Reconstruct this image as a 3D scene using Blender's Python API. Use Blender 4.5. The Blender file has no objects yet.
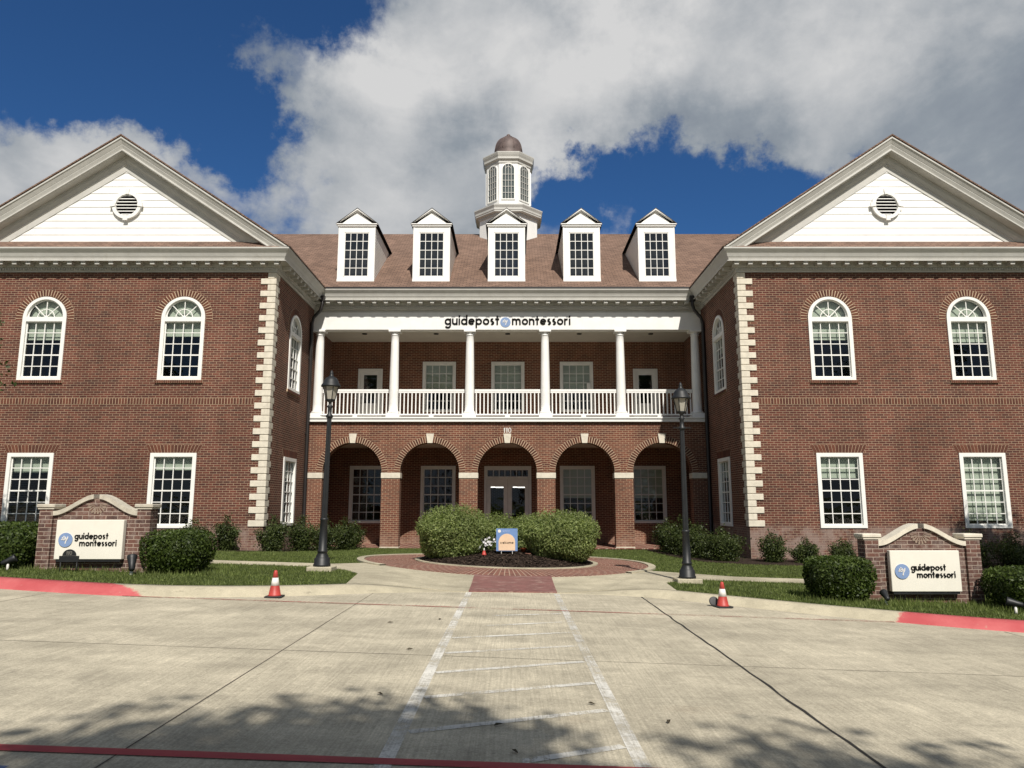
import bpy, math, random
import numpy as np
from mathutils import Vector, Matrix
random.seed(7); rng = np.random.default_rng(7)
R = math.radians; pi = math.pi
scene = bpy.context.scene; COL = scene.collection

# ------------------------------------------------------------------ camera
cam = bpy.data.cameras.new("camera"); cam.lens = 752/1024*36; cam.sensor_width = 36
cam.clip_end = 3000; cam.clip_start = .05
co = bpy.data.objects.new("camera", cam); COL.objects.link(co)
co.location = (0, 0, 1.6); co.rotation_euler = (R(90+9.2), 0, 0); scene.camera = co

# ------------------------------------------------------------------ sky, sun, exposure
SUN = Vector((.235, -1, 1.06)).normalized()
EL = math.asin(SUN.z)
AZ = math.atan2(SUN.x, SUN.y)          # clockwise from +Y
CLOUD_GAIN = 1.55; SKY_STRENGTH = .060
w = bpy.data.worlds.new("World"); scene.world = w; w.use_nodes = True
nt = w.node_tree; nt.nodes.clear()
class NT:
    def __init__(s, t): s.t = t
    def n(s, typ, **kw):
        x = s.t.nodes.new(typ)
        for k, v in kw.items(): setattr(x, k, v)
        return x
    def l(s, a, b): s.t.links.new(a, b)
    def inp(s, sock, v):
        if isinstance(v, bpy.types.NodeSocket): s.l(v, sock)
        elif v is not None:
            if hasattr(sock.default_value, '__len__') and hasattr(v, '__len__') and len(sock.default_value) == 4 and len(v) == 3: v = (*v, 1)
            sock.default_value = v
    def math(s, op, a, b=None, c=None, clamp=False):
        x = s.n('ShaderNodeMath', operation=op); x.use_clamp = clamp
        s.inp(x.inputs[0], a)
        if b is not None: s.inp(x.inputs[1], b)
        if c is not None: s.inp(x.inputs[2], c)
        return x.outputs[0]
    def vmath(s, op, a, b=None, sc=None):
        x = s.n('ShaderNodeVectorMath', operation=op); s.inp(x.inputs[0], a)
        if b is not None: s.inp(x.inputs[1], b)
        if sc is not None: s.inp(x.inputs['Scale'], sc)
        return x.outputs['Value'] if op in ('LENGTH', 'DISTANCE', 'DOT_PRODUCT') else x.outputs['Vector']
    def noise(s, vec, scale, detail=4, rough=.5, dist=0, col=False):
        x = s.n('ShaderNodeTexNoise'); s.inp(x.inputs['Vector'], vec)
        x.inputs['Scale'].default_value = scale; x.inputs['Detail'].default_value = detail
        x.inputs['Roughness'].default_value = rough; x.inputs['Distortion'].default_value = dist
        return x.outputs['Color' if col else 'Fac']
    def ramp(s, v, a, b, lo=0., hi=1., smooth=True):
        x = s.n('ShaderNodeMapRange'); x.interpolation_type = 'SMOOTHSTEP' if smooth else 'LINEAR'
        s.inp(x.inputs[0], v); x.inputs[1].default_value = a; x.inputs[2].default_value = b
        x.inputs[3].default_value = lo; x.inputs[4].default_value = hi
        return x.outputs[0]
    def mix(s, f, a, b, blend='MIX'):
        x = s.n('ShaderNodeMix', data_type='RGBA', blend_type=blend)
        s.inp(x.inputs[0], f); s.inp(x.inputs[6], a); s.inp(x.inputs[7], b)
        return x.outputs[2]
    def comb(s, x_, y_, z_):
        x = s.n('ShaderNodeCombineXYZ')
        s.inp(x.inputs[0], x_); s.inp(x.inputs[1], y_); s.inp(x.inputs[2], z_)
        return x.outputs[0]
    def sep(s, v):
        x = s.n('ShaderNodeSeparateXYZ'); s.l(v, x.inputs[0]); return x.outputs
N = NT(nt)
sky = N.n('ShaderNodeTexSky', sky_type='NISHITA'); sky.sun_disc = False
sky.sun_elevation = EL; sky.sun_rotation = AZ; sky.air_density = 1.0; sky.dust_density = .3; sky.ozone_density = 2.5
blue = N.mix(1.0, sky.outputs[0], (.36, .70, 1.08), 'MULTIPLY')
tc = N.n('ShaderNodeTexCoord'); D = tc.outputs['Generated']
Dn = N.vmath('NORMALIZE', D)
def pdir(px, py):
    p = R(9.2); f = 752; a = (px-512)/f; b = -(py-384)/f
    y = math.cos(p)-b*math.sin(p); z = math.sin(p)+b*math.cos(p)
    return Vector((a, y, z)).normalized()
# cloud banks: direction, angular radius (px at 752/rad), weight.  positive = cloud, negative = clear
blobs = [((560, 30), 210, .50), ((430, 140), 130, .48), ((290, 85), 85, .46), ((700, 50), 170, .48), ((860, 70), 150, .48), ((1010, 80), 170, .44),
         ((60, 165), 85, .48), ((150, 170), 60, .40), ((-40, 170), 120, .3), ((230, 210), 60, .34), ((330, 215), 80, .40), ((430, 220), 80, .40), ((625, 226), 34, .28), ((555, 95), 100, .36),
         ((960, 220), 60, .22), ((1250, 120), 250, .4), ((250, 75), 40, .24),
         ((190, 30), 160, -.42), ((60, 40), 120, -.38), ((320, 5), 60, -.22), ((230, 140), 50, -.34), ((690, 212), 88, -.46), ((790, 210), 80, -.42), ((640, 95), 70, .22), ((760, 120), 60, .15), ((580, 190), 58, -.48), ((860, 175), 45, -.22)]
bias = None
wv = N.vmath('SCALE', N.vmath('SUBTRACT', N.noise(Dn, 5, 4, .55, col=True), (.5, .5, .5)), sc=.22)
Dw = N.vmath('ADD', N.vmath('ADD', Dn, wv), N.vmath('SCALE', N.vmath('SUBTRACT', N.noise(Dn, 16, 6, .65, col=True), (.5, .5, .5)), sc=.13))
for (c, r, wt) in blobs:
    d = N.vmath('DISTANCE', Dw, tuple(pdir(*c)))
    g = N.ramp(d, 0, r/752*1.35, wt, 0)
    bias = g if bias is None else N.math('ADD', bias, g)
# sides and back of the sky: unseen cloud, thickened by a bias to grey reflections and ambient light
sepd = N.sep(Dn)
back = N.ramp(sepd[1], .25, .75, .36, 0)
st = N.vmath('MULTIPLY', Dn, (1, 1, 1.6))
n1 = N.noise(st, 3.2, 9, .60, .3); n2 = N.noise(st, 7, 8, .62)
nn = N.math('ADD', N.math('MULTIPLY', n1, .9), N.math('MULTIPLY', n2, .35))
tot = N.math('ADD', N.math('ADD', nn, bias), back)
mask = N.ramp(tot, .71, 1.05)
# cloud tone: thick parts grey-blue, thin and upper parts bright
light = None
for (c, r, wt) in [((450, 60), 120, .36), ((560, 70), 120, .30), ((400, 100), 80, .2), ((620, 110), 110, .3), ((60, 180), 120, .3), ((640, 40), 90, .2), ((850, 60), 120, .22), ((350, 220), 140, .3), ((620, 225), 60, .25),
                   ((450, 150), 75, -.30), ((1020, 10), 110, -.16), ((900, 60), 130, .24), ((770, 70), 110, .18), ((800, 140), 80, -.06), ((930, 150), 80, -.06), ((270, 90), 60, -.1), ((700, 150), 90, -.2)]:
    g = N.ramp(N.vmath('DISTANCE', Dw, tuple(pdir(*c))), 0, r/752*1.35, wt, 0)
    light = g if light is None else N.math('ADD', light, g)
tone = N.math('ADD', N.math('ADD', light, N.ramp(N.noise(st, 4.5, 9, .58, .2), .3, .7, -.16, .24)), .42)
cr = N.n('ShaderNodeValToRGB'); N.l(tone, cr.inputs[0])
els = cr.color_ramp.elements
els[0].position = 0; els[0].color = (1.15, 1.45, 2.05, 1)
els[1].position = 1; els[1].color = (6.3, 6.3, 6.3, 1)
e = els.new(.45); e.color = (2.7, 3.05, 3.45, 1)
cloudc = N.mix(1.0, cr.outputs[0], (CLOUD_GAIN,)*3, 'MULTIPLY')
final = N.mix(mask, blue, cloudc)
bg = N.n('ShaderNodeBackground'); bg.inputs[1].default_value = SKY_STRENGTH
N.l(final, bg.inputs[0])
out = N.n('ShaderNodeOutputWorld'); N.l(bg.outputs[0], out.inputs[0])
sd = bpy.data.lights.new("sun", 'SUN'); sd.energy = 4.8; sd.angle = R(.53); sd.color = (1, .945, .86)
so = bpy.data.objects.new("sun", sd); COL.objects.link(so); so.location = (5, -20, 30)
so.rotation_euler = SUN.to_track_quat('Z', 'Y').to_euler()
scene.view_settings.view_transform = 'Standard'; scene.view_settings.look = 'None'
scene.view_settings.exposure = 0.17; scene.view_settings.gamma = 1
scene.render.resolution_x = 1024; scene.render.resolution_y = 768
try:
    scene.cycles.max_bounces = 8; scene.cycles.transparent_max_bounces = 24
except Exception: pass

# ------------------------------------------------------------------ helpers
def tag(o, label=None, cat=None, group=None, kind=None):
    if label: o['label'] = label
    if cat: o['category'] = cat
    if group: o['group'] = group
    if kind: o['kind'] = kind
    return o
def empty(name, loc, rz=0):
    o = bpy.data.objects.new(name, None); COL.objects.link(o); o.location = loc; o.rotation_euler = (0, 0, rz)
    o.empty_display_size = .2
    return o
def link(name, me, parent=None, loc=(0, 0, 0), rot=(0, 0, 0)):
    o = bpy.data.objects.new(name, me); COL.objects.link(o); o.parent = parent; o.location = loc; o.rotation_euler = rot
    return o
def kids(o): return [c for c in bpy.data.objects if c.parent == o]
def copy_tree(o, parent=None):
    c = o.copy(); COL.objects.link(c); c.parent = parent
    for ch in kids(o): copy_tree(ch, c)
    return c
class MB:
    def __init__(s): s.v = []; s.f = []; s.sm = []
    def add(s, vs, fs, smooth=False):
        b = len(s.v); s.v += [tuple(p) for p in vs]
        for f in fs: s.f.append([b+i for i in f]); s.sm.append(smooth)
        return s
    def box(s, x0, x1, y0, y1, z0, z1, bev=0):
        if bev <= 0:
            vs = [(x, y, z) for z in (z0, z1) for y in (y0, y1) for x in (x0, x1)]
            return s.add(vs, [(0, 2, 3, 1), (4, 5, 7, 6), (0, 1, 5, 4), (2, 6, 7, 3), (0, 4, 6, 2), (1, 3, 7, 5)])
        b = bev; vs = []; idx = {}
        for i, x in enumerate((x0, x1)):
            for j, y in enumerate((y0, y1)):
                for k, z in enumerate((z0, z1)):
                    sx, sy, sz = (1-2*i)*b, (1-2*j)*b, (1-2*k)*b
                    for a in range(3):
                        idx[i, j, k, a] = len(vs)
                        vs.append((x+(0 if a == 0 else sx), y+(0 if a == 1 else sy), z+(0 if a == 2 else sz)))
        fs = []
        for i in (0, 1):
            q = [idx[i, 0, 0, 0], idx[i, 1, 0, 0], idx[i, 1, 1, 0], idx[i, 0, 1, 0]]; fs.append(q if i else q[::-1])
            q = [idx[0, i, 0, 1], idx[1, i, 0, 1], idx[1, i, 1, 1], idx[0, i, 1, 1]]; fs.append(q[::-1] if i else q)
            q = [idx[0, 0, i, 2], idx[1, 0, i, 2], idx[1, 1, i, 2], idx[0, 1, i, 2]]; fs.append(q if i else q[::-1])
        for p in (0, 1):
            for q_ in (0, 1):
                fs.append([idx[0, p, q_, 1], idx[1, p, q_, 1], idx[1, p, q_, 2], idx[0, p, q_, 2]])
                fs.append([idx[p, 0, q_, 0], idx[p, 1, q_, 0], idx[p, 1, q_, 2], idx[p, 0, q_, 2]])
                fs.append([idx[p, q_, 0, 0], idx[p, q_, 1, 0], idx[p, q_, 1, 1], idx[p, q_, 0, 1]])
                for k in (0, 1): fs.append([idx[p, q_, k, 0], idx[p, q_, k, 1], idx[p, q_, k, 2]])
        return s.add(vs, fs)
    def lathe(s, cx, cy, prof, n=20, smooth=True, ph=0, sx=1, sy=1):
        vs = []; fs = []
        for (r, z) in prof:
            for i in range(n):
                a = 2*pi*i/n+ph; vs.append((cx+r*math.cos(a)*sx, cy+r*math.sin(a)*sy, z))
        for j in range(len(prof)-1):
            for i in range(n):
                a = j*n+i; b = j*n+(i+1) % n; fs.append((a, b, b+n, a+n))
        fs.append(tuple(range(n))[::-1]); fs.append(tuple((len(prof)-1)*n+i for i in range(n)))
        return s.add(vs, fs, smooth)
    def tube(s, pts, rad, n=8, smooth=True):
        pts = [Vector(p) for p in pts]; rs = rad if hasattr(rad, '__len__') else [rad]*len(pts)
        vs = []; fs = []; up = None
        for i, p in enumerate(pts):
            t = (pts[min(i+1, len(pts)-1)]-pts[max(i-1, 0)]).normalized()
            if up is None: up = Vector((0, 0, 1)) if abs(t.z) < .9 else Vector((1, 0, 0))
            a = t.cross(up).normalized(); b = t.cross(a).normalized(); up = -b if False else up
            for k in range(n):
                q = 2*pi*k/n; vs.append(p+(a*math.cos(q)+b*math.sin(q))*rs[i])
        for j in range(len(pts)-1):
            for i in range(n):
                a = j*n+i; b = j*n+(i+1) % n; fs.append((a, b, b+n, a+n))
        fs.append(tuple(range(n))[::-1]); fs.append(tuple((len(pts)-1)*n+i for i in range(n)))
        return s.add(vs, fs, smooth)
    def prism(s, poly, y0, y1):      # poly in (x,z), extruded along y
        n = len(poly); vs = [(x, y0, z) for x, z in poly]+[(x, y1, z) for x, z in poly]
        return s.add(vs, [tuple(range(n)), tuple(range(n, 2*n))[::-1]]+[(i, i+n, (i+1) % n+n, (i+1) % n) for i in range(n)])
    def xf(s, M, start=0):
        for i in range(start, len(s.v)): s.v[i] = tuple(M @ Vector(s.v[i]))
        return s
    def mesh(s, name, mat):
        me = bpy.data.meshes.new(name); me.from_pydata(s.v, [], s.f); me.materials.append(mat)
        me.polygons.foreach_set('use_smooth', s.sm); me.update()
        import bmesh
        b = bmesh.new(); b.from_mesh(me); bmesh.ops.recalc_face_normals(b, faces=b.faces); b.to_mesh(me); b.free()
        return me
    def build(s, name, mat, parent=None, loc=(0, 0, 0), rot=(0, 0, 0)):
        return link(name, s.mesh(name, mat), parent, loc, rot)
def plate(name, outer, holes, thick, mat):
    """flat plate with holes; polys in (x,z); occupies y from 0 to thick"""
    cu = bpy.data.curves.new(name, 'CURVE'); cu.dimensions = '2D'; cu.fill_mode = 'BOTH'; cu.extrude = thick/2
    for poly in [outer]+list(holes):
        sp = cu.splines.new('POLY'); sp.points.add(len(poly)-1)
        for p, q in zip(sp.points, poly): p.co = (q[0], q[1], 0, 1)
        sp.use_cyclic_u = True
    ob = bpy.data.objects.new(name, cu); COL.objects.link(ob)
    dg = bpy.context.evaluated_depsgraph_get()
    me = bpy.data.meshes.new_from_object(ob.evaluated_get(dg)); me.name = name
    bpy.data.objects.remove(ob); bpy.data.curves.remove(cu)
    me.transform(Matrix(((1, 0, 0, 0), (0, 0, -1, thick/2), (0, 1, 0, 0), (0, 0, 0, 1))))
    me.materials.clear(); me.materials.append(mat)
    for p in me.polygons: p.use_smooth = False
    return me
def rect(x0, x1, z0, z1): return [(x0, z0), (x1, z0), (x1, z1), (x0, z1)]
def archpoly(cx, hw, z0, zs, n=24, r=None):
    r = r or hw
    return [(cx-hw, z0), (cx+hw, z0)]+[(cx+r*math.cos(a), zs+r*math.sin(a)) for a in [pi*i/n for i in range(n+1)]]

# ------------------------------------------------------------------ materials
MAT = {}
def newmat(name):
    m = bpy.data.materials.new(name); m.use_nodes = True; t = m.node_tree; t.nodes.clear(); n = NT(t)
    o = n.n('ShaderNodeOutputMaterial'); p = n.n('ShaderNodeBsdfPrincipled'); n.l(p.outputs[0], o.inputs[0])
    MAT[name] = m
    return m, n, p, o
def geo(n): return n.n('ShaderNodeNewGeometry')
def pos(n): return geo(n).outputs['Position']
def bump(n, p, h, strength=.3, dist=.01):
    b = n.n('ShaderNodeBump'); b.inputs['Strength'].default_value = strength; b.inputs['Distance'].default_value = dist
    n.l(h, b.inputs['Height']); n.l(b.outputs[0], p.inputs['Normal'])
def spec(p, v):
    p.inputs['Specular IOR Level'].default_value = v
def simple(name, col, rough=.5, var=.06, scale=3., metal=0, sp=.5, dirt=0, dirtcol=(.25, .22, .18), bmp=0):
    m, n, p, o = newmat(name)
    P_ = pos(n)
    f = n.ramp(n.noise(P_, scale, 6, .6), .3, .7, 1-var, 1+var)
    c = n.mix(1, col, n.comb(f, f, f), 'MULTIPLY')
    if dirt:
        c = n.mix(n.math('MULTIPLY', n.ramp(n.noise(n.vmath('MULTIPLY', P_, (6, 6, .8)), 1.3, 8, .65), .52, .75), dirt), c, dirtcol)
    n.l(c, p.inputs['Base Color']); p.inputs['Roughness'].default_value = rough; p.inputs['Metallic'].default_value = metal; spec(p, sp)
    if bmp: bump(n, p, n.noise(P_, scale*12, 5, .6), bmp, .004)
    return m
def brickmat(name, c1, c2, mort, ln=.225, ht=.0745, mo=.0135, wash=None, dark=.35, mottling=.0, polar=False):
    m, n, p, o = newmat(name)
    g = geo(n); P_ = g.outputs['Position']; s = n.sep(P_); nn = n.sep(g.outputs['True Normal'])
    side = n.math('GREATER_THAN', n.math('ABSOLUTE', nn[0]), .5)
    top = n.math('GREATER_THAN', n.math('ABSOLUTE', nn[2]), .5)
    u = n.math('ADD', n.math('MULTIPLY', s[1], side), n.math('MULTIPLY', s[0], n.math('SUBTRACT', 1, side)))
    v = n.math('ADD', n.math('MULTIPLY', s[1], top), n.math('MULTIPLY', s[2], n.math('SUBTRACT', 1, top)))
    uv = n.comb(u, v, 0)
    b = n.n('ShaderNodeTexBrick'); n.l(uv, b.inputs['Vector']); b.inputs['Scale'].default_value = 1
    b.inputs['Brick Width'].default_value = ln; b.inputs['Row Height'].default_value = ht
    b.inputs['Mortar Size'].default_value = mo/2; b.inputs['Mortar Smooth'].default_value = .1; b.inputs['Bias'].default_value = -.05
    b.offset = .5
    n.inp(b.inputs['Color1'], c1); n.inp(b.inputs['Color2'], c2); n.inp(b.inputs['Mortar'], mort)
    # a second draw per brick: some are burnt dark
    cell = n.comb(n.math('FLOOR', n.math('DIVIDE', n.math('ADD', u, n.math('MULTIPLY', n.math('MODULO', n.math('FLOOR', n.math('DIVIDE', v, ht)), 2), ln/2)), ln)), n.math('FLOOR', n.math('DIVIDE', v, ht)), 0)
    wn = n.n('ShaderNodeTexWhiteNoise', noise_dimensions='3D'); n.l(cell, wn.inputs['Vector'])
    dk = n.ramp(wn.outputs['Value'], .72, .95, 0, dark)
    notm = n.math('SUBTRACT', 1, b.outputs['Fac'])
    c = n.mix(n.math('MULTIPLY', dk, notm), b.outputs['Color'], (.045, .03, .028))
    f = n.ramp(n.noise(P_, .7, 8, .65), .3, .7, .82, 1.14)
    f = n.math('MULTIPLY', f, n.ramp(n.noise(n.vmath('MULTIPLY', P_, (2.2, 2.2, .22)), 1, 7, .65), .3, .7, .88, 1.10))
    c = n.mix(1, c, n.comb(f, f, f), 'MULTIPLY')
    f2 = n.ramp(n.noise(P_, 45, 3, .6), .3, .7, .88, 1.12)
    c = n.mix(1, c, n.comb(f2, f2, f2), 'MULTIPLY')
    if wash:
        z0, z1, a, wc = wash
        k = n.math('MULTIPLY', n.ramp(s[2], z0, z1, a, 0), n.ramp(n.noise(P_, 3, 8, .7), .32, .62))
        c = n.mix(k, c, wc)
    if mottling:
        c = n.mix(n.math('MULTIPLY', n.ramp(n.noise(P_, 7, 8, .75), .45, .7), mottling), c, (.30, .25, .22))
    n.l(c, p.inputs['Base Color']); p.inputs['Roughness'].default_value = .88; spec(p, .25)
    bump(n, p, n.math('ADD', notm, n.math('MULTIPLY', n.noise(P_, 60, 3), .3)), .5, .006)
    return m
BR = brickmat('brick', (.132, .043, .029), (.072, .026, .020), (.34, .25, .17), wash=(.80, 1.05, .75, (.27, .205, .175)))
BRP = brickmat('porch_brick', (.160, .057, .035), (.095, .035, .025), (.38, .275, .18), wash=(.05, .75, .5, (.33, .23, .18)), dark=.25)
BRS = brickmat('sign_brick', (.135, .064, .048), (.075, .043, .037), (.33, .26, .21), mottling=.55, dark=.3)
def islandbrick(name, cols, mort=None):
    m, n, p, o = newmat(name); g = geo(n)
    r = n.n('ShaderNodeValToRGB'); n.l(g.outputs['Random Per Island'], r.inputs[0])
    e = r.color_ramp.elements; e[0].color = (*cols[0], 1); e[1].color = (*cols[1], 1)
    f = n.ramp(n.noise(g.outputs['Position'], 30, 4, .6), .3, .7, .8, 1.2)
    n.l(n.mix(1, r.outputs[0], n.comb(f, f, f), 'MULTIPLY'), p.inputs['Base Color']); p.inputs['Roughness'].default_value = .9; spec(p, .25)
    return m
VB = islandbrick('voussoir_brick', ((.070, .029, .021), (.135, .050, .031)))
MO = simple('mortar', (.50, .38, .26), .95, .1, 20, sp=.2)
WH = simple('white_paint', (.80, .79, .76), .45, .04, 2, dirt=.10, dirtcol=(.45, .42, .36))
WHC = simple('shaded_white_paint', (.49, .48, .445), .5, .06, 2, dirt=.28, dirtcol=(.34, .31, .25))  # white trim with cornice shade greyed into its colour, plus dirt
WHW = simple('window_paint', (.80, .79, .75), .4, .03, 4)
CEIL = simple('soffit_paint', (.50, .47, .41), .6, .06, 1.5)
GREYW = simple('door_paint', (.68, .67, .64), .4, .04, 3)
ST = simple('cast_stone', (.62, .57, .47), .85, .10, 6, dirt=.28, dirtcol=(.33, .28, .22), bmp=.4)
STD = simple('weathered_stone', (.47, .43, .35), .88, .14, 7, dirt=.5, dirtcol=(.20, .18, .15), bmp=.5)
BLK = simple('black_metal', (.010, .011, .012), .5, .2, 8, sp=.5)
DSP = simple('dark_downspout', (.018, .015, .014), .45, .1, 5)
COP = simple('aged_copper', (.105, .075, .068), .62, .22, 4, metal=.15, dirt=.3, dirtcol=(.20, .15, .13))
MO2 = simple('grey_mortar', (.27, .21, .16), .95, .1, 20, sp=.2)
DARK = simple('dark_void', (.012, .012, .012), .9, 0, 1, sp=.1)
INT = simple('dark_interior', (.045, .043, .04), .9, .1, 1, sp=.1)  # near-black in colour so rooms behind the glass look unlit
BLD = simple('blind_fabric', (.50, .54, .46), .8, .05, 2)
PANEL = simple('sign_panel', (.74, .71, .62), .45, .03, 2, dirt=.10, dirtcol=(.5, .45, .36))
INK = simple('black_lettering', (.006, .006, .006), .8, 0, 1, sp=.1)
BLU = simple('blue_emblem', (.19, .28, .47), .5, .06, 5)
NUMW = simple('number_plate_metal', (.62, .60, .56), .45, .05, 5)
PEACH = simple('peach_print', (.70, .50, .34), .5, .04, 5)
SIGNB = simple('blue_print', (.14, .24, .46), .45, .05, 5)
RED = simple('cone_red', (.40, .045, .035), .5, .14, 9)
COL_W = simple('cone_collar', (.70, .68, .64), .4, .06, 9)
RUB = simple('black_rubber', (.02, .02, .02), .75, .2, 9)
FROST = simple('frosted_glass', (.34, .32, .27), .25, .08, 8)
BARK = simple('bark', (.10, .075, .055), .95, .25, 9, sp=.1, bmp=.8)
PETAL = simple('white_petals', (.75, .74, .76), .6, .06, 9)
def roofmat():
    m, n, p, o = newmat('roof_shingles')
    g = geo(n); P_ = g.outputs['Position']; s = n.sep(P_); nn = n.sep(g.outputs['True Normal'])
    side = n.math('GREATER_THAN', n.math('ABSOLUTE', nn[0]), .4)
    u = n.math('ADD', n.math('MULTIPLY', s[1], side), n.math('MULTIPLY', s[0], n.math('SUBTRACT', 1, side)))
    b = n.n('ShaderNodeTexBrick'); n.l(n.comb(u, n.math('MULTIPLY', s[2], 1.8), 0), b.inputs['Vector']); b.inputs['Scale'].default_value = 1
    b.inputs['Brick Width'].default_value = .26; b.inputs['Row Height'].default_value = .145; b.inputs['Mortar Size'].default_value = .010
    n.inp(b.inputs['Color1'], (.225, .145, .108)); n.inp(b.inputs['Color2'], (.15, .098, .074)); n.inp(b.inputs['Mortar'], (.07, .046, .038))
    f = n.ramp(n.noise(P_, .9, 8, .65), .3, .7, .86, 1.12); f2 = n.ramp(n.noise(P_, 30, 5, .7), .3, .7, .8, 1.2)
    c = n.mix(1, n.mix(1, b.outputs[0], n.comb(f, f, f), 'MULTIPLY'), n.comb(f2, f2, f2), 'MULTIPLY')
    n.l(c, p.inputs['Base Color']); p.inputs['Roughness'].default_value = .95; spec(p, .2)
    bump(n, p, b.outputs['Fac'], -.5, .01)
    return m
SH = roofmat()
def glassmat(name='window_glass', tint=.80, refl=1.0):
    m, n, p, o = newmat(name); n.t.nodes.remove(p)
    gg = geo(n); cosv = n.math('ABSOLUTE', n.vmath('DOT_PRODUCT', gg.outputs['Incoming'], gg.outputs['Normal']))
    fr = n.math('ADD', .045, n.math('MULTIPLY', .955, n.math('POWER', n.math('SUBTRACT', 1, cosv, clamp=True), 5)))
    g = n.n('ShaderNodeBsdfGlossy'); g.inputs['Roughness'].default_value = .015; g.inputs['Color'].default_value = (.95, .97, 1, 1)
    wav = n.noise(pos(n), 2.4, 2, .5); b = n.n('ShaderNodeBump'); b.inputs['Strength'].default_value = .28; b.inputs['Distance'].default_value = .02
    n.l(wav, b.inputs['Height']); n.l(b.outputs[0], g.inputs['Normal'])
    t = n.n('ShaderNodeBsdfTransparent'); t.inputs[0].default_value = (tint*.96, tint, tint*.97, 1)
    mx = n.n('ShaderNodeMixShader'); n.l(n.math('MULTIPLY', fr, refl, clamp=True), mx.inputs[0])
    n.l(t.outputs[0], mx.inputs[1]); n.l(g.outputs[0], mx.inputs[2]); n.l(mx.outputs[0], o.inputs[0])
    return m
GL = glassmat(); GLD = glassmat('dormer_glass', .6, 2.6)
def emis(name, col, s):
    m, n, p, o = newmat(name); p.inputs['Base Color'].default_value = (*col, 1)
    p.inputs['Emission Color'].default_value = (*col, 1); p.inputs['Emission Strength'].default_value = s
    return m
LIT = emis('lit_diffuser', (1, .97, .9), 2.2)
def concrete(name, base, joints=False, streak=.10, stain=.3):
    m, n, p, o = newmat(name); P_ = pos(n); s = n.sep(P_)
    big = n.noise(P_, .35, 7, .6, .3); mid = n.noise(P_, 1.7, 9, .7, .5); fine = n.noise(P_, 70, 4, .7)
    str_ = n.noise(n.vmath('MULTIPLY', P_, (52, 1.1, 1)), 1, 4, .6)
    cross = n.noise(n.vmath('MULTIPLY', P_, (.25, 1.7, 1)), 1, 8, .65, .4)
    f = n.math('MULTIPLY', n.ramp(big, .3, .7, .86, 1.14), n.ramp(mid, .25, .75, .80, 1.18))
    f = n.math('MULTIPLY', f, n.math('MULTIPLY', n.ramp(fine, .2, .8, .72, 1.28), n.ramp(n.noise(P_, 22, 4, .7), .25, .75, .88, 1.12))); f = n.math('MULTIPLY', f, n.ramp(str_, .25, .75, 1-streak, 1+streak))
    f = n.math('MULTIPLY', f, n.ramp(cross, .3, .7, .90, 1.08))
    cell = n.comb(n.math('FLOOR', n.math('DIVIDE', n.math('ADD', s[0], 2.44), 4.87)), n.math('FLOOR', n.math('DIVIDE', n.math('SUBTRACT', s[1], 8.35), 9.0)), 0)
    wn = n.n('ShaderNodeTexWhiteNoise', noise_dimensions='3D'); n.l(cell, wn.inputs['Vector'])
    f = n.math('MULTIPLY', f, n.ramp(wn.outputs['Value'], 0, 1, .95, 1.05, False))
    c = n.mix(1, base, n.comb(f, f, f), 'MULTIPLY')
    c = n.mix(n.math('MULTIPLY', n.ramp(n.noise(P_, .9, 10, .72, .8), .56, .74), stain), c, (.17, .145, .11))
    spots = n.ramp(n.noise(P_, 6, 3, .5), .74, .80, 0, .5)
    c = n.mix(spots, c, (.10, .085, .07))
    # rusty-brown smudges
    c = n.mix(n.ramp(n.noise(n.vmath('ADD', P_, (31, 7, 3)), .55, 8, .7), .60, .78, 0, .22), c, (.26, .16, .09))
    hh = n.math('ADD', n.math('MULTIPLY', str_, 1.2), fine)
    n.l(c, p.inputs['Base Color']); p.inputs['Roughness'].default_value = .9; spec(p, .25)
    bump(n, p, hh, .35, .006)
    return m
CONC = concrete('pavement_concrete', (.420, .378, .288), streak=.14, stain=.2)
WALKM = concrete('walk_concrete', (.40, .36, .265), streak=.02, stain=.22)
def kerbmat():
    m, n, p, o = newmat('kerb_concrete'); P_ = pos(n); s = n.sep(P_)
    f = n.math('MULTIPLY', n.ramp(n.noise(P_, 2, 9, .7), .3, .7, .84, 1.12), n.ramp(n.noise(P_, 60, 4, .7), .2, .8, .85, 1.15))
    c = n.mix(1, (.43, .385, .28), n.comb(f, f, f), 'MULTIPLY')
    c = n.mix(n.ramp(n.noise(n.vmath('MULTIPLY', P_, (3, 3, 14)), 1.5, 9, .7), .56, .70, 0, .5), c, (.15, .13, .10))
    wob = n.math('MULTIPLY', n.math('SUBTRACT', n.noise(P_, 5, 6, .7), .5), .5)
    xl = n.math('ADD', s[0], wob); 
    l_ = n.ramp(n.math('ADD', xl, n.math('MULTIPLY', n.math('SUBTRACT', s[1], 12.5), 1.6)), -6.42, -6.27, 1, 0); r_ = n.ramp(n.math('ADD', xl, n.math('MULTIPLY', n.math('SUBTRACT', s[1], 12.5), -1.2)), 6.22, 6.36, 0, 1)
    k = n.math('MULTIPLY', n.math('ADD', l_, r_, clamp=True), n.ramp(n.noise(P_, 9, 8, .75), .26, .40, .25, .95))
    redc = n.mix(n.ramp(n.noise(P_, 1.5, 6, .6), .3, .7), (.40, .055, .065), (.50, .11, .115))
    n.l(n.mix(k, c, redc), p.inputs['Base Color']); p.inputs['Roughness'].default_value = .8; spec(p, .3)
    bump(n, p, n.noise(P_, 40, 5), .3, .006)
    return m
KERB = kerbmat()
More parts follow.
